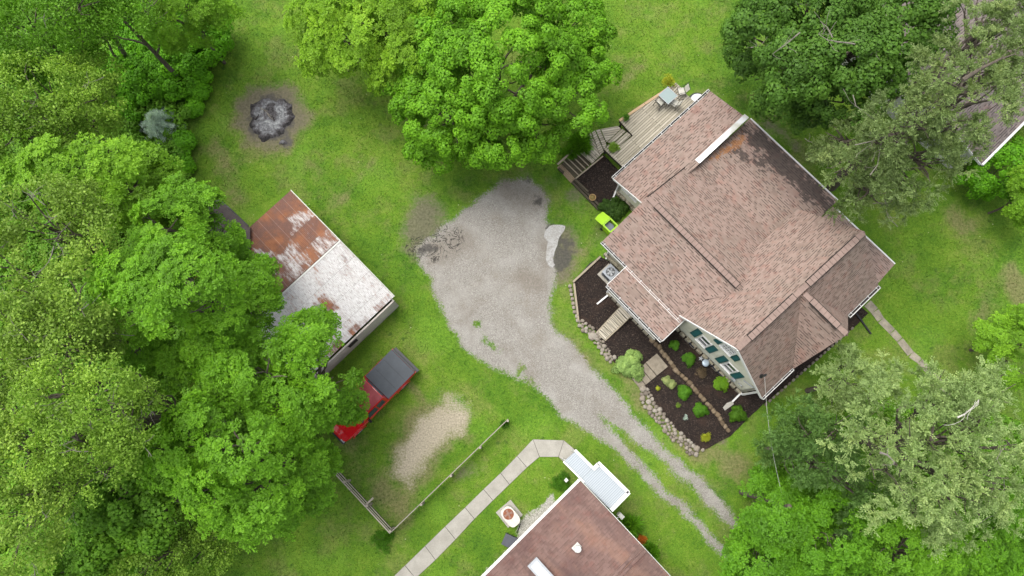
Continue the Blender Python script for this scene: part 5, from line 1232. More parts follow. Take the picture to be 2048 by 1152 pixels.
# ------------------------------------------------------------------ FOLIAGE
def leafquad(c, d, n, L, Wd, fold=.18):
    """vectorised kite leaf: centre c, long axis d, normal n"""
    d = d / np.linalg.norm(d, axis=1, keepdims=True); s = np.cross(n, d); s /= (np.linalg.norm(s, axis=1, keepdims=True) + 1e-9); nn = np.cross(d, s)
    L = L[:, None]; Wd = Wd[:, None]
    v0 = c - d * L * .5; v2 = c + d * L * .5 - nn * L * fold * .6
    v1 = c + s * Wd * .5 + nn * Wd * fold; v3 = c - s * Wd * .5 + nn * Wd * fold
    return np.stack([v0, v1, v2, v3], 1)      # (N,4,3)
def rnd_dirs(r, n): 
    v = r.normal(size=(n, 3)); return v / np.linalg.norm(v, axis=1, keepdims=True)
def template(kind, seed):
    r = np.random.RandomState(seed)
    if kind == 'round':
        n = 62; v = rnd_dirs(r, n); v[:, 2] = np.abs(v[:, 2]) * 1.1 - .25; v /= np.linalg.norm(v, axis=1, keepdims=True)
        c = v * (r.uniform(.55, 1.0, n) ** .6)[:, None] * np.array([1, 1, .8]); nr = v * .7 + rnd_dirs(r, n) * .45 + np.array([0, 0, .7])
        nr /= np.linalg.norm(nr, axis=1, keepdims=True); d = np.cross(nr, rnd_dirs(r, n)); return leafquad(c, d, nr, r.uniform(.36, .56, n), r.uniform(.26, .38, n))
    if kind == 'pinnate':
        out = []; K = r.randint(8, 11)
        for k in range(K):
            a = 2 * math.pi * (k + r.uniform(-.25, .25)) / K; el = r.uniform(.05, .75); ln = r.uniform(.75, 1.15); m = 6
            u = np.array([math.cos(a) * math.cos(el), math.sin(a) * math.cos(el), math.sin(el)]); sd = np.array([-math.sin(a), math.cos(a), 0])
            t = np.linspace(.25, 1.0, m); pos = u[None] * (t * ln)[:, None] - np.array([0, 0, 1]) * (t ** 2 * .35 * ln)[:, None]
            for sg in (-1, 1):
                d = sd[None] * sg + u[None] * .55 + r.normal(size=(m, 3)) * .18; nn = np.array([[0, 0, 1]]) + r.normal(size=(m, 3)) * .35 + u[None] * .25
                c = pos + d / np.linalg.norm(d, axis=1, keepdims=True) * .15
                out.append(leafquad(c, d, nn, np.full(m, .34) * (1.15 - .35 * t), np.full(m, .145)))
            out.append(leafquad(pos[-1:] + u[None] * .12, u[None], np.array([[0, 0, 1.0]]), np.array([.3]), np.array([.14])))
        return np.concatenate(out)
    if kind == 'spray':        # flat feathery fans of small leaves with upright tips
        out = []; K = r.randint(7, 10)
        for k in range(K):
            a = r.uniform(0, 2 * math.pi); el = r.uniform(-.1, 1.1); ln = r.uniform(.7, 1.3); m = 8
            u = np.array([math.cos(a) * math.cos(el), math.sin(a) * math.cos(el), math.sin(el)]); sd = np.cross(u, rnd_dirs(r, 1)[0]); sd /= np.linalg.norm(sd); up = np.cross(sd, u)
            t = np.linspace(.15, 1.0, m); pos = u[None] * (t * ln)[:, None] + up[None] * (t ** 2 * .15)[:, None]
            for sg in (-1, 1):
                d = sd[None] * sg * .9 + u[None] * .8 + r.normal(size=(m, 3)) * .3
                c = pos + d * .1; out.append(leafquad(c, d, up[None] + r.normal(size=(m, 3)) * .5, np.full(m, .26) * (1.2 - .6 * t), np.full(m, .13)))
        return np.concatenate(out)
    if kind == 'loose':        # small scattered leaves, airy
        n = 58; v = rnd_dirs(r, n); v[:, 2] = v[:, 2] * .6 + .1; c = v * (r.uniform(.15, 1.15, n) ** .7)[:, None]; nr = rnd_dirs(r, n) * .8 + np.array([0, 0, .6]); d = np.cross(nr, rnd_dirs(r, n))
        return leafquad(c, d, nr, r.uniform(.24, .40, n), r.uniform(.13, .22, n))
    if kind == 'needle':
        n = 90; v = rnd_dirs(r, n); v[:, 2] = v[:, 2] * .7 + .35; c = v * r.uniform(.3, .75, n)[:, None]; d = v + rnd_dirs(r, n) * .35
        return leafquad(c, d, rnd_dirs(r, n), r.uniform(.4, .6, n), r.uniform(.06, .09, n), .02)
    if kind == 'blade':
        n = 40; a = r.uniform(0, 2 * math.pi, n); el = r.uniform(.3, 1.3, n); d = np.stack([np.cos(a) * np.cos(el), np.sin(a) * np.cos(el), np.sin(el)], 1); c = d * .5
        return leafquad(c, d, np.cross(d, rnd_dirs(r, n)), r.uniform(.7, 1.1, n), r.uniform(.05, .09, n), .1)
TPL = {k: [template(k, 100 * i + j) for j in range(6)] for i, k in enumerate(('round', 'pinnate', 'spray', 'loose', 'needle', 'blade'))}
def align(nrm, r):
    """rotation matrices whose z is nrm with random spin"""
    N = len(nrm); z = nrm / np.linalg.norm(nrm, axis=1, keepdims=True); x = np.cross(z, rnd_dirs(r, N)); x /= np.linalg.norm(x, axis=1, keepdims=True); y = np.cross(z, x)
    return np.stack([x, y, z], 2)
def lobes_to_tips(lobes, r, dens, sub, up=.35, bottom=-.2, fill=3.0, hub=None):
    """lobes: (c(3), R(3)); branch masses of relative size sub sit on each lobe, tips sit on those masses"""
    P_, N_, T_ = [], [], []
    C = np.array([l[0] for l in lobes]); Rr = np.array([l[1] for l in lobes])
    for li, (c, R3) in enumerate(lobes):
        Rm = (R3[0] + R3[1]) / 2; sr = sub if sub < Rm * .6 else Rm * .5
        ns = max(4, int(fill * (Rm / sr) ** 2))
        v = rnd_dirs(r, ns * 3); v = v[v[:, 2] > bottom][:ns]
        sc = c + v * R3 * r.uniform(.62, .98, len(v))[:, None]
        for q, vv in zip(sc, v):
            # skip branch masses deep inside another lobe
            k = ((q - C) / Rr); dd = np.sqrt((k ** 2).sum(1)); dd[li] = 9
            if (dd < .55).any(): continue
            s_r = sr * r.uniform(.7, 1.3); nt = max(5, int(dens * s_r * s_r * 6.0)); w = rnd_dirs(r, nt * 2); w = w[(w @ vv + w[:, 2] * .6) > -.25][:nt]
            off = w * s_r * r.uniform(.55, 1.0, len(w))[:, None] * np.array([1, 1, .75])
            if hub is not None:
                er = q - hub; er[2] = 0; er = er / (np.linalg.norm(er) + .3); al = off @ er
                off = off * .62 + er[None] * (al * 1.6)[:, None]; off[:, 2] -= .28 * np.abs(al) ; w = w * .45 + er[None] * 1.1
            pp = q + off; P_.append(pp); N_.append(w * .5 + vv * .35 + np.array([0, 0, up + .25])); T_.append(np.full(len(w), r.uniform(0, 1)))
    return np.concatenate(P_), np.concatenate(N_), np.concatenate(T_)
def crown_mesh(name, mat, parent, tips, nrm, sub_t, kind, size, seed, flat_=1.0, jitter=.3):
    r = np.random.RandomState(seed); ok = tips[:, 2] > .12; tips, nrm, sub_t = tips[ok], nrm[ok], sub_t[ok]
    V = []; T = []; pick = r.randint(0, 6, len(tips)); M = align(nrm, r); sc = size * r.uniform(1 - jitter, 1 + jitter, len(tips)); ct = r.uniform(0, 1, len(tips))
    for j in range(6):
        idx = np.where(pick == j)[0]
        if not len(idx): continue
        t = TPL[kind][j]; m = len(t); p = t.reshape(-1, 3)
        q = np.einsum('nij,kj->nki', M[idx], p) * sc[idx][:, None, None] + tips[idx][:, None, :]
        V.append(q.reshape(-1, 3)); T.append((sub_t[idx][:, None] * .28 + ct[idx][:, None] * .34 + r.uniform(0, 1, (len(idx), m)) * .38).ravel())
    V = np.concatenate(V); T = np.concatenate(T); V[:, 2] = np.maximum(V[:, 2], .03 + .0 * V[:, 2])
    return np_mesh(name, V, np.arange(len(V)).reshape(-1, 4), mat, parent, fattrs={'tint': T})
def branchy(p, q, r0, r1, bend=.12, n=6, rr=random):
    p = Vector(p); q = Vector(q); L_ = (q - p).length; pts, rad = [], []; o1 = Vector((rr.uniform(-1, 1), rr.uniform(-1, 1), rr.uniform(-.3, .6))) * L_ * bend; o2 = Vector((rr.uniform(-1, 1), rr.uniform(-1, 1), rr.uniform(-.3, .3))) * L_ * bend * .5
    for k in range(n + 1):
        t = k / n; pts.append(p.lerp(q, t) + o1 * math.sin(math.pi * t) + o2 * math.sin(2 * math.pi * t)); rad.append(r0 + (r1 - r0) * t)
    return pts, rad
LM = {}
def LMt(key):
    if key not in LM:
        d = dict(
            maple=L3(106, 160, 32, .88), maple2=L3(122, 166, 38, .85), pinn=L3(106, 158, 34, .86), pinn2=L3(116, 163, 38, .88), willow=L3(128, 160, 64, .92), olive=L3(126, 162, 58, .92), dark=L3(100, 148, 38, .88),
            dkmaple=L3(88, 130, 44, .72), grey=L3(126, 148, 90, .86), sage=L3(138, 162, 100, .98), cedar=L3(104, 142, 70, .72), bright=L3(96, 150, 30, .78), vine=L3(100, 164, 24, .84), spruce=L3(150, 166, 160, 1.5), shrub=L3(92, 148, 36, .72), bush=L3(98, 160, 24, .84), hosta=L3(140, 170, 95, .95), yell=L3(165, 175, 50, .85), pale=L3(150, 165, 105, .85), grassy=L3(88, 134, 28, .7), brown=L3(150, 132, 104, .6), darkbush=L3(74, 112, 38, .55), orange=L3(190, 110, 40, .8))
        LM[key] = leaf_mat('leaf_' + key, *d[key])
    return LM[key]
SEED = [500]
def lobe(u, v, rp, z, fl=.8):
    c = P(u, v, z); k = (CAM_H - z) / math.cos(TILT) / FPX; R_ = rp * k; return (np.array(c), np.array([R_, R_, R_ * fl]))
def tree(name, label, kind, matk, lobes, size=.36, fill=3.0, radial=None, dens=1.0, sub=1.1, trunk=.22, group=None, cat='tree', twigs=0, limb=8, trunk_at=None, barkm=None, bottom=-.2, jitter=.3, up=.35):
    SEED[0] += 1; r = np.random.RandomState(SEED[0]); rr = random.Random(SEED[0]); lb = [lobe(*l) for l in lobes]
    w = np.array([l[1][0] for l in lb]); c = sum(l[0] * x for l, x in zip(lb, w)) / w.sum()
    base = Vector((c[0], c[1], 0)) if trunk_at is None else P(trunk_at[0], trunk_at[1], 0)
    o = empty(name, base, label, cat, group)
    top = Vector((c[0], c[1], c[2] * .92)); m = MB(); pts, rad = branchy(base, top, trunk, trunk * .45, .03, 8, rr); m.tube(pts, rad, 10)
    for (lc, lR) in lb:
        st = pts[rr.randint(3, 6)]; a = Vector(lc) + Vector((0, 0, -lR[2] * .2)); p2, r2 = branchy(st, a, trunk * .42, trunk * .15, .08, 6, rr); m.tube(p2, r2, 7)
        for _ in range(limb):
            d = Vector(rnd_dirs(r, 1)[0]); d.z = abs(d.z) * .8; e = Vector(lc) + Vector((d.x * lR[0], d.y * lR[1], d.z * lR[2])) * .86; s2 = p2[rr.randint(3, 6)]; p3, r3 = branchy(s2, e, trunk * .22, .014, .1, 5, rr); m.tube(p3, r3, 5)
    m.build('trunk', barkm or M_BARK, o)
    tips, nr, st = lobes_to_tips(lb, r, dens / (size * size) * .26, sub, up, bottom, fill, None if radial is None else np.array(P(radial[0], radial[1], c[2])))
    crown_mesh('crown', LMt(matk), o, tips, nr, st, kind, size, SEED[0], jitter=jitter)
    for _ in range(twigs):
        m = MB()
        lc, lR = lb[rr.randrange(len(lb))]; d = Vector(rnd_dirs(r, 1)[0]); d.z = abs(d.z) + .25; d.normalize()
        e = Vector(lc) + Vector((d.x * lR[0], d.y * lR[1], d.z * lR[2])) * 1.06; s2 = e - Vector((rr.uniform(-1, 1), rr.uniform(-1, 1), .25)) * rr.uniform(.6, 1.6); p3, r3 = branchy(s2, e, .018, .006, .14, 6, rr); m.tube(p3, r3, 5)
        for _k in range(3):
            q0 = p3[rr.randint(2, 5)]; q1 = q0 + Vector((rr.uniform(-1, 1), rr.uniform(-1, 1), rr.uniform(0, .5))) * .5; p4, r4 = branchy(q0, q1, .012, .005, .15, 4, rr); m.tube(p4, r4, 4)
        m.build('bare_twig', M_TWIG, o)
    return o
def dead_branch(o, px, z, r0=.06, seed=1, mat=None):
    rr = random.Random(seed); pts = [P(u, v, z) for u, v in px]; m = MB(); n = len(pts); m.tube(pts, [r0 * (1 - .75 * k / (n - 1)) for k in range(n)], 7)
    for k in range(1, n):
        for _ in range(2):
            q = pts[k]; e = q + Vector((rr.uniform(-1, 1), rr.uniform(-1, 1), rr.uniform(-.1, .5))) * rr.uniform(.4, 1.1); p3, r3 = branchy(q, e, r0 * .22, .008, .15, 5, rr); m.tube(p3, r3, 5)
    m.build('dead_branch', mat or M_TWIG, o)

FG = 'trees of the left woodland'
# centre top: big dense maple and its yellow-green neighbour
tree('maple_tree', 'huge round bright green maple beside the deck at top centre', 'round', 'maple', [(1000,125,175,6.5,.75),(1150,140,80,5.5,.8),(890,215,105,5.5,.8),(1110,195,105,5.5,.8),(1140,60,85,5.5,.8),(1000,255,88,5,.8),(1075,270,66,4.2,.8),(880,90,100,6,.8),(830,180,55,4.5,.8),(870,285,50,3.6,.8),(960,300,40,3.4,.8)], size=.28, dens=1.25, sub=.50, trunk=.3, up=.45, fill=2.1)
tree('ash_tree', 'yellow green tree at the top left of the big round maple', 'pinnate', 'maple2', [(625,45,55,4.5,.8),(690,60,75,5.5,.8),(760,60,80,6.5,.8),(720,120,62,5,.8),(820,90,60,6.5,.8),(640,110,40,3.6,.7),(780,140,48,5,.8),(690,0,80,6,.8),(800,0,80,7,.8)], size=.40, dens=.8, sub=.85, trunk=.22, limb=6)
# left woodland
tree('woodland_tree', 'dark green tree in the top left corner of the woodland', 'loose', 'dark', [(60,50,120,8,.7),(150,10,90,9,.7),(0,110,80,8,.7),(110,110,70,7,.7)], size=.42, dens=.95, sub=.9, trunk=.22, group=FG, twigs=6)
t_ = tree('woodland_tree', 'thin crowned tree with a bare leaning trunk showing at the top of the woodland', 'loose', 'dark', [(230,10,75,8,.7),(290,20,60,8,.7),(190,70,50,6,.7)], size=.40, dens=.85, sub=.8, trunk=.16, group=FG, twigs=6)
m_ = MB(); q_ = branchy(P(252,112,1.5), P(178,10,9.0), .14, .07, .02); m_.tube(q_[0], q_[1], 8); q_ = branchy(P(240,118,1.5), P(190,70,6.0), .09, .04, .05); m_.tube(q_[0], q_[1], 7); m_.build('leaning_trunk', M_BARK, t_)
tree('woodland_tree', 'bright mid green tree at the top edge between woodland and lawn', 'pinnate', 'pinn2', [(370,10,60,6,.75),(430,15,42,5,.75),(320,30,45,6,.75),(400,50,34,4,.7),(345,70,30,4,.7)], size=.36, dens=.9, sub=.75, trunk=.10, group=FG)
tree('woodland_tree', 'pale olive green tree left of the blue spruce in the upper woodland', 'loose', 'olive', [(70,200,95,9,.7),(150,210,80,8,.7),(20,270,70,9,.7),(190,235,46,6,.7),(110,270,70,8,.7),(190,170,50,6.5,.7)], size=.40, dens=1.0, sub=.85, trunk=.22, group=FG, twigs=10)
tree('woodland_tree', 'light green feathery tree just below the blue spruce', 'pinnate', 'pinn2', [(130,345,70,9,.75),(205,335,72,8.5,.75),(280,345,50,6,.75),(325,372,44,6,.75),(250,385,60,8,.75),(60,330,60,9,.7),(300,420,40,7,.7)], size=.42, dens=.95, sub=.9, trunk=.22, group=FG)
tree('woodland_tree', 'yellowish tree with bare twigs on the left edge above the middle', 'loose', 'willow', [(50,440,90,12,.7),(140,470,70,12,.7),(30,540,70,12,.7),(160,410,45,11,.7)], size=.40, dens=.95, sub=.85, trunk=.25, group=FG, twigs=12)
tree('woodland_tree', 'full green tree whose branches reach the dark lean-to', 'pinnate', 'pinn', [(330,460,62,9,.8),(400,430,48,7.5,.8),(430,480,45,6.5,.8),(290,520,55,9,.8),(370,400,40,8,.8),(460,510,32,5,.8)], size=.40, dens=.9, sub=.85, trunk=.22, group=FG)
tree('woodland_tree', 'tall dense green tree left of the rusty shed', 'pinnate', 'pinn', [(380,560,80,12,.8),(300,610,65,12,.8),(430,620,55,10,.8),(330,540,60,12,.8),(500,570,42,6.5,.8),(520,540,26,5,.8),(510,620,34,6.5,.8),(420,680,50,9,.8),(250,560,50,12,.8)], size=.38, dens=.92, sub=.85, trunk=.26, group=FG)
tree('woodland_tree', 'pale willow-like tree with bare twigs on the left edge at mid height', 'loose', 'willow', [(60,640,90,13,.7),(150,610,65,13,.7),(130,700,75,13,.7),(20,720,60,12,.7),(200,660,45,11,.7)], size=.40, dens=.95, sub=.85, trunk=.26, group=FG, twigs=14)
tree('woodland_tree', 'medium green tree in the dip between the tall dense tree and the star-leaved one', 'pinnate', 'pinn', [(260,700,52,8,.75),(360,740,48,7.5,.75),(300,760,50,7,.75)], size=.40, dens=.85, sub=.85, trunk=.2, group=FG)
tree('woodland_tree', 'bright star-leaved tree overhanging the red pickup', 'pinnate', 'pinn', [(600,700,62,8,.8),(530,750,70,9,.8),(640,760,58,7.5,.8),(560,830,62,8.5,.8),(460,760,55,9,.8),(660,820,36,6,.8),(702,812,26,4.8,.8),(620,660,36,6.5,.8),(480,700,42,8,.8),(610,860,40,6.5,.8)], size=.43, dens=.95, sub=.9, trunk=.26, group=FG)
tree('woodland_tree', 'broad green tree spreading above the rail fence corner', 'pinnate', 'pinn', [(400,870,62,11,.8),(480,900,70,11,.8),(420,960,70,10,.8),(520,980,68,9,.8),(590,930,52,7,.8),(340,920,50,10,.8),(450,1020,45,8,.8),(620,980,36,5.5,.8),(560,1020,34,6,.8),(640,920,26,4.5,.8)], size=.41, dens=.95, sub=.85, trunk=.28, group=FG)
tree('woodland_tree', 'tall yellow olive tree with twiggy top left of the star-leaved tree', 'loose', 'olive', [(210,800,70,14,.75),(120,790,65,14,.75),(250,850,55,14,.75),(150,880,65,13,.75),(190,930,50,12,.7),(280,800,36,12,.75)], size=.36, dens=1.0, sub=.75, trunk=.26, group=FG, twigs=14)
tree('woodland_tree', 'olive green twiggy tree on the left edge near the bottom', 'loose', 'willow', [(50,900,75,12,.7),(60,990,85,12,.7),(20,820,60,11,.7),(120,970,55,11,.7),(40,1070,70,11,.7)], size=.38, dens=1.0, sub=.8, trunk=.24, group=FG, twigs=14)
tree('woodland_tree', 'darker green tree beneath the twiggy crowns near the bottom left', 'round', 'dark', [(250,980,70,8,.75),(310,1020,60,7,.75),(200,1040,60,7,.75),(260,1070,50,6,.7)], size=.38, dens=.9, sub=.8, trunk=.22, group=FG)
tree('woodland_tree', 'small olive green tree at the bottom edge left of the lower lawn', 'loose', 'olive', [(330,1110,65,6,.75),(410,1110,48,4.5,.75),(380,1060,36,5,.7),(280,1130,50,6,.7)], size=.36, dens=1.05, sub=.75, trunk=.18, group=FG)
tree('woodland_tree', 'dark leafy tree in the bottom left corner', 'pinnate', 'dark', [(150,1110,75,6,.75),(90,1150,70,7,.75),(210,1140,50,5,.7)], size=.42, dens=.9, sub=.85, trunk=.2, group=FG)
# blue spruce
def spruce():
    c0 = P(332, 257, 0); o = empty('blue_spruce', c0, 'small silvery blue spruce at the edge of the woodland', 'tree'); m = MB(); m.tube([c0, c0 + ZX * 1.6], [.08, .02], 8); tips, nr, st = [], [], []; r = np.random.RandomState(5)
    for k in range(12):
        z = .35 + k * .12; R_ = 1.2 * (1 - k / 11.5); nb = max(5, int(13 * (1 - k / 13)))
        for j in range(nb):
            a = 2 * math.pi * (j + r.uniform(-.3, .3)) / nb + k; dx, dy = math.cos(a), math.sin(a); L_ = R_ * r.uniform(.85, 1.1)
            m.tube([c0 + ZX * z, c0 + Vector((dx * L_ * .95, dy * L_ * .95, z + .1))], [.02, .006], 4)
            for t in np.linspace(.25, 1, 5): tips.append((c0.x + dx * L_ * t, c0.y + dy * L_ * t, z + .1 * t)); nr.append((dx, dy, .5)); st.append(r.uniform())
    m.build('trunk', M_BARK, o); crown_mesh('crown', LMt('spruce'), o, np.array(tips), np.array(nr), np.array(st), 'needle', .2, 8)
spruce()
# right side
t_ = tree('shade_tree', 'large dark green tree behind the house at the upper right', 'round', 'dkmaple', [(1530,55,80,7.5,.75),(1640,40,100,9,.75),(1590,130,85,8.5,.75),(1700,110,95,9,.75),(1560,190,52,5,.8),(1690,200,68,7,.75),(1790,60,85,8,.75),(1480,80,34,4,.7),(1620,230,36,4,.7),(1750,170,62,8,.75),(1600,0,85,8,.75),(1500,140,34,4,.7),(1850,60,45,8,.7),(1870,20,40,7,.7)], size=.34, dens=.95, sub=.6, trunk=.25, twigs=8, limb=9, trunk_at=(1610,150))
dead_branch(t_, [(1710,88),(1680,84),(1655,80),(1637,68)], 12.0, .035, 3); dead_branch(t_, [(1665,75),(1655,55),(1640,42)], 12.0, .03, 4); dead_branch(t_, [(1600,65),(1570,90),(1545,108)], 11.0, .035, 5)
t_ = tree('shade_tree', 'big grey green tree reaching over the rear roof corner at the right', 'spray', 'grey', [(1700,330,58,8,.75),(1770,280,62,10,.75),(1850,240,80,12,.75),(1930,180,85,13,.75),(1850,330,75,10,.75),(1740,380,52,8,.75),(1800,370,52,8,.75),(1910,270,50,11,.75),(1990,90,80,12,.75),(2040,130,60,12,.75),(1960,40,60,10,.75),(2040,30,60,11,.75),(2010,120,50,12,.75),(1880,130,45,11,.75),(1680,280,40,7,.7),(1710,405,28,6,.7),(1650,300,24,6,.7)], size=.36, dens=1.3, sub=.62, trunk=.3, twigs=14, limb=10, fill=2.4, radial=(1900,200))
dead_branch(t_, [(1925,160),(1960,138),(2000,118),(2030,108)], 14.5, .09, 6, M_BARK); dead_branch(t_, [(1710,290),(1745,282),(1780,270)], 11.5, .025, 7); dead_branch(t_, [(1706,190),(1712,212),(1750,240)], 11, .025, 8); dead_branch(t_, [(1740,350),(1755,330),(1760,300)], 11, .025, 9)
tree('garden_bush', 'wide bright green bush under the white gutter of the far right house', 'round', 'bush', [(1985,345,48,1.6,.8),(1955,360,30,1.2,.8),(2030,320,36,1.8,.8),(2005,380,30,1.2,.8)], size=.26, dens=.9, sub=.5, trunk=.07, cat='bush', limb=5)
tree('garden_bush', 'yellow green leafy bush at the right edge below the wide bright bush', 'pinnate', 'pinn2', [(2040,400,28,3,.8),(2050,360,24,3.5,.8),(2050,430,20,2,.8)], size=.30, dens=.9, sub=.5, trunk=.07, cat='bush', limb=5)
tree('small_tree', 'small light green tree on the right lawn at the picture edge', 'pinnate', 'pinn2', [(2005,680,44,3.5,.75),(2045,690,48,4,.75),(1970,665,22,2.6,.7),(2030,740,36,3,.75),(2050,640,26,3,.7)], size=.30, dens=.8, sub=.5, trunk=.1, limb=6, fill=2.0)
t_ = tree('shade_tree', 'large sage green tree with a dead white limb at the lower right', 'spray', 'sage', [(1900,800,70,10,.75),(1960,850,75,11,.75),(1870,880,80,12,.75),(1980,950,65,11,.75),(1800,820,60,9.5,.75),(1800,930,75,11,.75),(1890,980,75,10,.75),(1840,1010,48,8,.75),(1990,780,48,9,.7),(1960,1020,40,7,.7),(1730,880,52,9.5,.75),(2030,900,36,9,.7)], size=.38, dens=1.35, sub=.72, trunk=.3, twigs=10, limb=9, fill=2.2, radial=(1790,870))
dead_branch(t_, [(1915,835),(1930,828),(1945,815),(1958,799)], 14.6, .035, 11, flat('white_dead_limb', (0.40, 0.38, 0.34, 1), .9)); dead_branch(t_, [(1760,905),(1775,910),(1790,925)], 14, .05, 12)
tree('cedar_tree', 'feathery dark cedar between the farmhouse corner and the sage green tree', 'spray', 'cedar', [(1620,870,52,7,1.0),(1590,920,46,6,1.0),(1640,930,55,7.5,1.0),(1680,860,45,8,.9),(1560,900,28,4,1.0),(1680,960,45,8,.9),(1600,830,30,5,1.0),(1720,990,42,7,.9)], size=.34, dens=1.3, sub=.6, trunk=.2, limb=9, up=.3, fill=2.4, radial=(1680,900))
tree('cedar_tree', 'pale young cedar nearest the narrow concrete path', 'spray', 'sage', [(1700,765,48,6,1.0),(1740,790,45,6.5,1.0),(1670,790,36,5.5,1.0),(1770,760,32,6,.9),(1690,730,22,4.5,.9)], size=.32, dens=1.3, sub=.5, trunk=.15, limb=8, up=.3, fill=2.4, radial=(1720,800))
LG = 'broadleaf trees along the lower right edge'
tree('broadleaf_tree', 'bright green tree at the end of the gravel tracks', 'pinnate', 'bright', [(1530,985,36,3.5,.8),(1510,1070,42,4.5,.8),(1570,1060,62,6,.8),(1530,1130,60,5.5,.8),(1490,1120,34,3.5,.8),(1590,1000,34,4,.8)], size=.36, dens=.85, sub=.7, trunk=.16, group=LG)
tree('broadleaf_tree', 'bright green tree below the cedar at the bottom edge', 'pinnate', 'bright', [(1670,1080,70,7,.8),(1650,1130,60,6,.8),(1740,1060,50,6,.8),(1620,1020,36,4.5,.8)], size=.36, dens=.85, sub=.75, trunk=.18, group=LG)
tree('broadleaf_tree', 'bright green tree directly below the sage green tree', 'pinnate', 'pinn', [(1810,1090,70,7,.8),(1780,1140,55,6,.8),(1880,1110,58,6,.8)], size=.36, dens=.85, sub=.75, trunk=.18, group=LG)
tree('broadleaf_tree', 'bright green tree in the bottom right corner', 'pinnate', 'bright', [(1980,1090,65,5.5,.8),(2040,1050,48,4.5,.8),(1930,1140,55,5.5,.8),(2030,1130,55,5,.8)], size=.36, dens=.85, sub=.75, trunk=.18, group=LG)
# vine thicket and woodland floor: nobody could count its plants
def thicket():
    r = np.random.RandomState(77)
    lb = [lobe(*l) for l in [(330,120,70,.9,.6),(290,165,48,.9,.6),(360,165,40,.8,.6),(390,90,45,.8,.6),(400,140,24,.6,.6),(255,215,26,.7,.6),(385,215,14,.4,.5),(370,285,18,.5,.5),(250,150,60,1,.6),(280,70,60,1,.6),(390,180,22,.5,.5),(360,330,18,.5,.5),(340,40,45,1,.6),(415,85,36,1.2,.6),(435,60,30,1.2,.6),(385,120,40,1,.6)]]
    a, b, c = lobes_to_tips(lb, r, 2.3, .5, .6, -.05)
    o = crown_mesh('vine_thicket', LMt('vine'), None, a, b, c, 'round', .30, 78); tag(o, 'bright green leafy vine thicket between woodland and lawn', 'thicket', None, 'stuff')
    # woodland floor
    poly = [(-60,-60),(300,-60),(470,-60),(440,60),(400,160),(385,300),(390,420),(470,520),(520,640),(600,700),(640,820),(640,960),(560,1040),(440,1090),(430,1230),(-60,1230)]
    g = gp(poly); xs = np.array([p[0] for p in g]); ys = np.array([p[1] for p in g]); n = 9000
    X = r.uniform(-33, xs.max(), n); Y = r.uniform(ys.min(), 27, n); ok = sdf(g, X, Y) > .2; X, Y = X[ok], Y[ok]
    t = np.stack([X, Y, r.uniform(.1, .9, len(X)) ** 1.5], 1); o = crown_mesh('undergrowth', LMt('dark'), None, t, np.tile([0, 0, 1.0], (len(t), 1)) + rnd_dirs(r, len(t)) * .4, r.uniform(0, 1, len(t)), 'round', .34, 79); tag(o, 'dark leafy undergrowth on the woodland floor', 'undergrowth', None, 'stuff')
    poly = [(1500,960),(1560,900),(1700,800),(1900,800),(2120,860),(2120,1230),(1440,1230),(1470,1110),(1510,1080)]
    g = gp(poly); n = 3500; X = r.uniform(min(p[0] for p in g), max(p[0] for p in g), n); Y = r.uniform(min(p[1] for p in g), max(p[1] for p in g), n); ok = sdf(g, X, Y) > .2; X, Y = X[ok], Y[ok]
    t = np.stack([X, Y, r.uniform(.1, .7, len(X)) ** 1.5], 1); o = crown_mesh('undergrowth', LMt('dark'), None, t, np.tile([0, 0, 1.0], (len(t), 1)) + rnd_dirs(r, len(t)) * .4, r.uniform(0, 1, len(t)), 'round', .30, 80); tag(o, 'dark leafy undergrowth under the lower right trees', 'undergrowth', None, 'stuff')
thicket()
# garden plants
def plant(u, v, rp, h, kind, matk, label, name='shrub', cat='shrub', size=.12, dens=1.0, group=None, stems=True, base=.06):
    SEED[0] += 1; r = np.random.RandomState(SEED[0]); c = P(u, v, base); R_ = rp / 34.5
    o = empty(name, c, label, cat, group); n = int(46 * (R_ / size) ** 2 * .22 * dens) + 6; w = rnd_dirs(r, n * 2); w = w[w[:, 2] > -.1][:n]
    tips = np.array(c) + w * np.array([R_, R_, h]) * (r.uniform(.45, .95, len(w)) * (1 + .22 * np.sin(3 * np.arctan2(w[:, 1], w[:, 0]) + SEED[0]) + .12 * np.sin(7 * np.arctan2(w[:, 1], w[:, 0]) + 2 * SEED[0])))[:, None]; tips[:, 2] += .05
    crown_mesh('foliage', LMt(matk), o, tips, w + np.array([0, 0, .5]), r.uniform(0, 1, len(w)), kind, size, SEED[0])
    m = MB()
    for k in range(5):
        e = Vector(tips[r.randint(len(tips))]); m.tube([c, c.lerp(e, .5) + ZX * .04, e], [.014, .01, .004], 5)
    m.build('stem', M_BARK, o)
    return o
plant(1260, 730, 29, .5, 'round', 'hosta', 'largest variegated hosta bush between the plank steps and the stone steps', 'hosta', 'plant', .15)
plant(1349, 691, 9, .3, 'round', 'shrub', 'smallest round green shrub, nearest the porch corner in the upper bed', size=.1)
plant(1376, 718, 13, .4, 'pinnate', 'shrub', 'leafy green shrub second from the porch corner in the upper bed', size=.14)
plant(1368.5, 784, 13.5, .4, 'round', 'shrub', 'round green shrub beside the pale hostas in the lower bed', size=.11)
plant(1399, 820, 13.5, .4, 'round', 'shrub', 'round green shrub at the middle of the lower bed by the terrace wall', size=.11)
plant(1474, 828, 16, .5, 'round', 'grassy', 'clipped dark green round shrub at the lower right end of the upper bed', size=.1, dens=1.2)
plant(1439.5, 768, 15, .6, 'pinnate', 'pinn2', 'taller leafy green shrub close to the gable wall', size=.16)
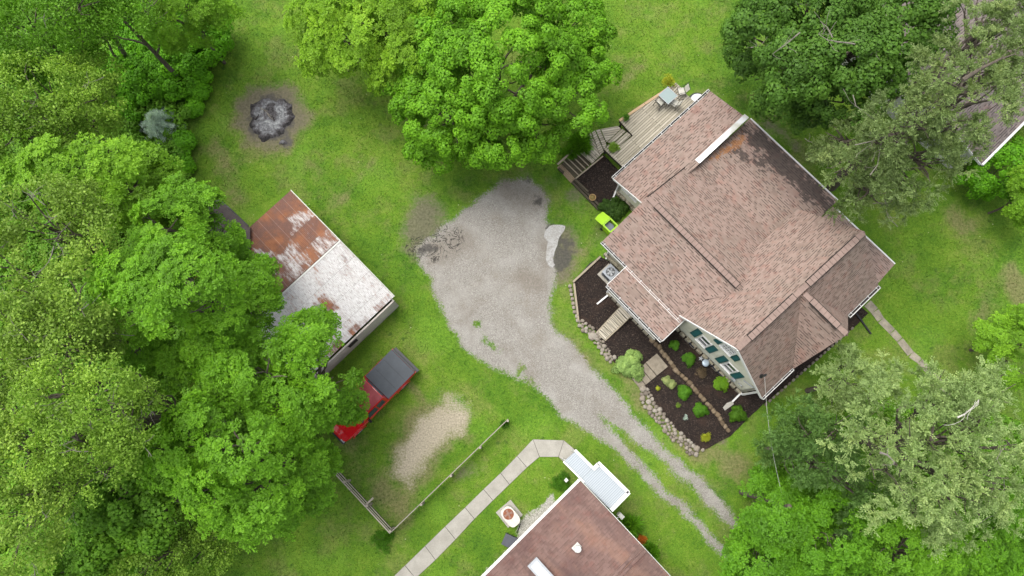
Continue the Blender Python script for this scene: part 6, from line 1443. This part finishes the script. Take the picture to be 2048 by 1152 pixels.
plant(1402, 746, 11, .35, 'loose', 'brown', 'nearly leafless tan shrub beside the grey garden ornament', size=.12, dens=.5)
plant(1332.5, 761, 8, .2, 'round', 'pale', 'pale yellowish hosta, left one of the small pair in the lower bed', 'hosta', 'plant', .1)
plant(1342, 768, 8.5, .2, 'round', 'pale', 'white edged hosta, right one of the small pair in the lower bed', 'hosta', 'plant', .1, 1.0)
plant(1315, 777, 4, .12, 'round', 'yell', 'tiny yellow green seedling near the foot of the stone steps', 'seedling', 'plant', .07)
plant(1356, 811, 4.5, .12, 'loose', 'willow', 'tiny sparse green seedling in the middle of the lower bed', 'seedling', 'plant', .08, .5)
plant(1370.5, 835, 4.5, .12, 'loose', 'spruce', 'tiny grey leaved seedling in the lower bed', 'seedling', 'plant', .08, .5)
plant(1411.7, 875.6, 9, .18, 'loose', 'yell', 'yellow leaved plant at the bottom tip of the lower bed', 'plant', 'plant', .12, .8)
plant(1222, 418, 24, .45, 'round', 'darkbush', 'dense dark green clipped hedge patch beside the lime green bin', 'hedge', 'hedge', .1, 1.5)
plant(1236, 420, 20, .4, 'round', 'darkbush', 'dark green hedge patch tucked under the roof edge by the bin', 'hedge', 'hedge', .1, 1.5)
plant(1252, 237, 7, .3, 'loose', 'shrub', 'small potted plant on the outer corner of the deck', 'potted_plant', 'plant', .09, .8, base=.9)
plant(1227.6, 296, 11, .35, 'loose', 'olive', 'leafy potted plant on the deck corner by the steps', 'potted_plant', 'plant', .11, 1.0, base=.9)
plant(1336, 163, 14, .4, 'loose', 'yell', 'yellow flowering plant spilling over the far deck corner', 'potted_plant', 'plant', .11, .7, base=.9)
plant(1122, 965, 19, .3, 'loose', 'shrub', 'dark leafy bush in the lawn corner beside the ranch house gutter', size=.13)
plant(768, 1078, 22, .12, 'loose', 'shrub', 'weedy clump at the corner where the two fences meet', 'weeds', 'weeds', .13, .8)
plant(1258, 1052, 13, .5, 'blade', 'bright', 'spiky day lily clump beside the ranch house meter box', 'day_lily', 'plant', .5, 4)
plant(1283, 1078, 8, .3, 'loose', 'orange', 'orange flowering clump beside the right edge of the ranch house roof', 'day_lily', 'plant', .1, .8)
plant(1300, 1105, 10, .4, 'blade', 'bright', 'spiky green clump below the orange flowers', 'day_lily', 'plant', .4, 3)
plant(1008, 848, 8, .15, 'loose', 'shrub', 'weeds at the upper end of the thin board fence', 'weeds', 'weeds', .1, .8)
plant(1160, 288, 20, .5, 'blade', 'bright', 'long grass clump between the maple and the deck stairs', 'tall_grass', 'plant', .45, 5, base=.02)
plant(1143, 305, 13, .4, 'blade', 'bright', 'smaller grass clump beside the lower deck stairs', 'tall_grass', 'plant', .4, 5, base=.02)
plant(776, 1071, 6, .2, 'blade', 'shrub', 'tall grass tuft at the foot of the rail fence corner post', 'tall_grass', 'plant', .25, 1.5, base=.02)
# ------------------------------------------------------------------ lawn blades (stuff)
def lawn():
    r = np.random.RandomState(3); n = 370000
    X = r.uniform(-20, 36, n); Y = r.uniform(-14, 30, n)
    f = fields(X, Y); k = (f['gravel'] < -.12 + .3 * r.rand(n)) & (f['sand'] < .0 + .3 * (r.rand(n) - .5)) & (f['mud'] < .0) & (f['strip'] < 0) & (f['dirt'] < .25 * (r.rand(n) * 2 - .6))
    for poly in ([(1201,514),(1147,564),(1140,570),(1150,650),(1192,672),(1225,724),(1284,788),(1331,843),(1362,877),(1394,918),(1404,902),(1460,872),(1528,808),(1640,716),(1738,626),(1770,560),(1690,410),(1500,230),(1420,180),(1352,167),(1239,241),(1150,300),(1110,335),(1200,425)],
                 [(1160,960),(950,1170),(1350,1170)], [(580,380),(788,593),(690,702),(480,600),(400,470)], [(1066,877),(1128,879),(1152,901),(1270,985),(1225,1030),(1128,926),(1117,916),(1079,916),(835,1160),(780,1160)],
                 [(800,700),(830,740),(690,870),(660,840)], [(1736,600),(1800,672),(1900,785),(1893,795),(1790,685),(1728,612)], [(-100,-60),(300,-60),(260,400),(400,560),(440,1100),(-100,1200)]): k &= sdf(gp(poly), X, Y) < 0
    k &= ~(np.hypot(X - P(540, 236).x, Y - P(540, 236).y) < 1.45)
    X, Y = X[k], Y[k]; n = len(X); h = r.uniform(.025, .075, n); a = r.uniform(0, 2 * math.pi, n); w = r.uniform(.015, .035, n); lx, ly = r.normal(size=n) * .03, r.normal(size=n) * .03
    b0 = np.stack([X - np.cos(a) * w, Y - np.sin(a) * w, np.zeros(n)], 1); b1 = np.stack([X + np.cos(a) * w, Y + np.sin(a) * w, np.zeros(n)], 1); t = np.stack([X + lx, Y + ly, h], 1)
    V = np.stack([b0, b1, t], 1).reshape(-1, 3)
    tm = NT('grass_blades'); g = tm.geo(); c, *_ = grass_color(tm, g); tm.col(tm.mix(1.0, c, (1.1, 1.12, 1.0, 1), 'MULTIPLY')); tm.rough(.8)
    o = np_mesh('lawn_grass', V, np.arange(len(V)).reshape(-1, 3), tm.m, attrs={q: np.repeat(f[q][k], 3) for q in ('dry', 'dirt')}); tag(o, 'short lawn grass blades', 'grass', None, 'stuff')
lawn()
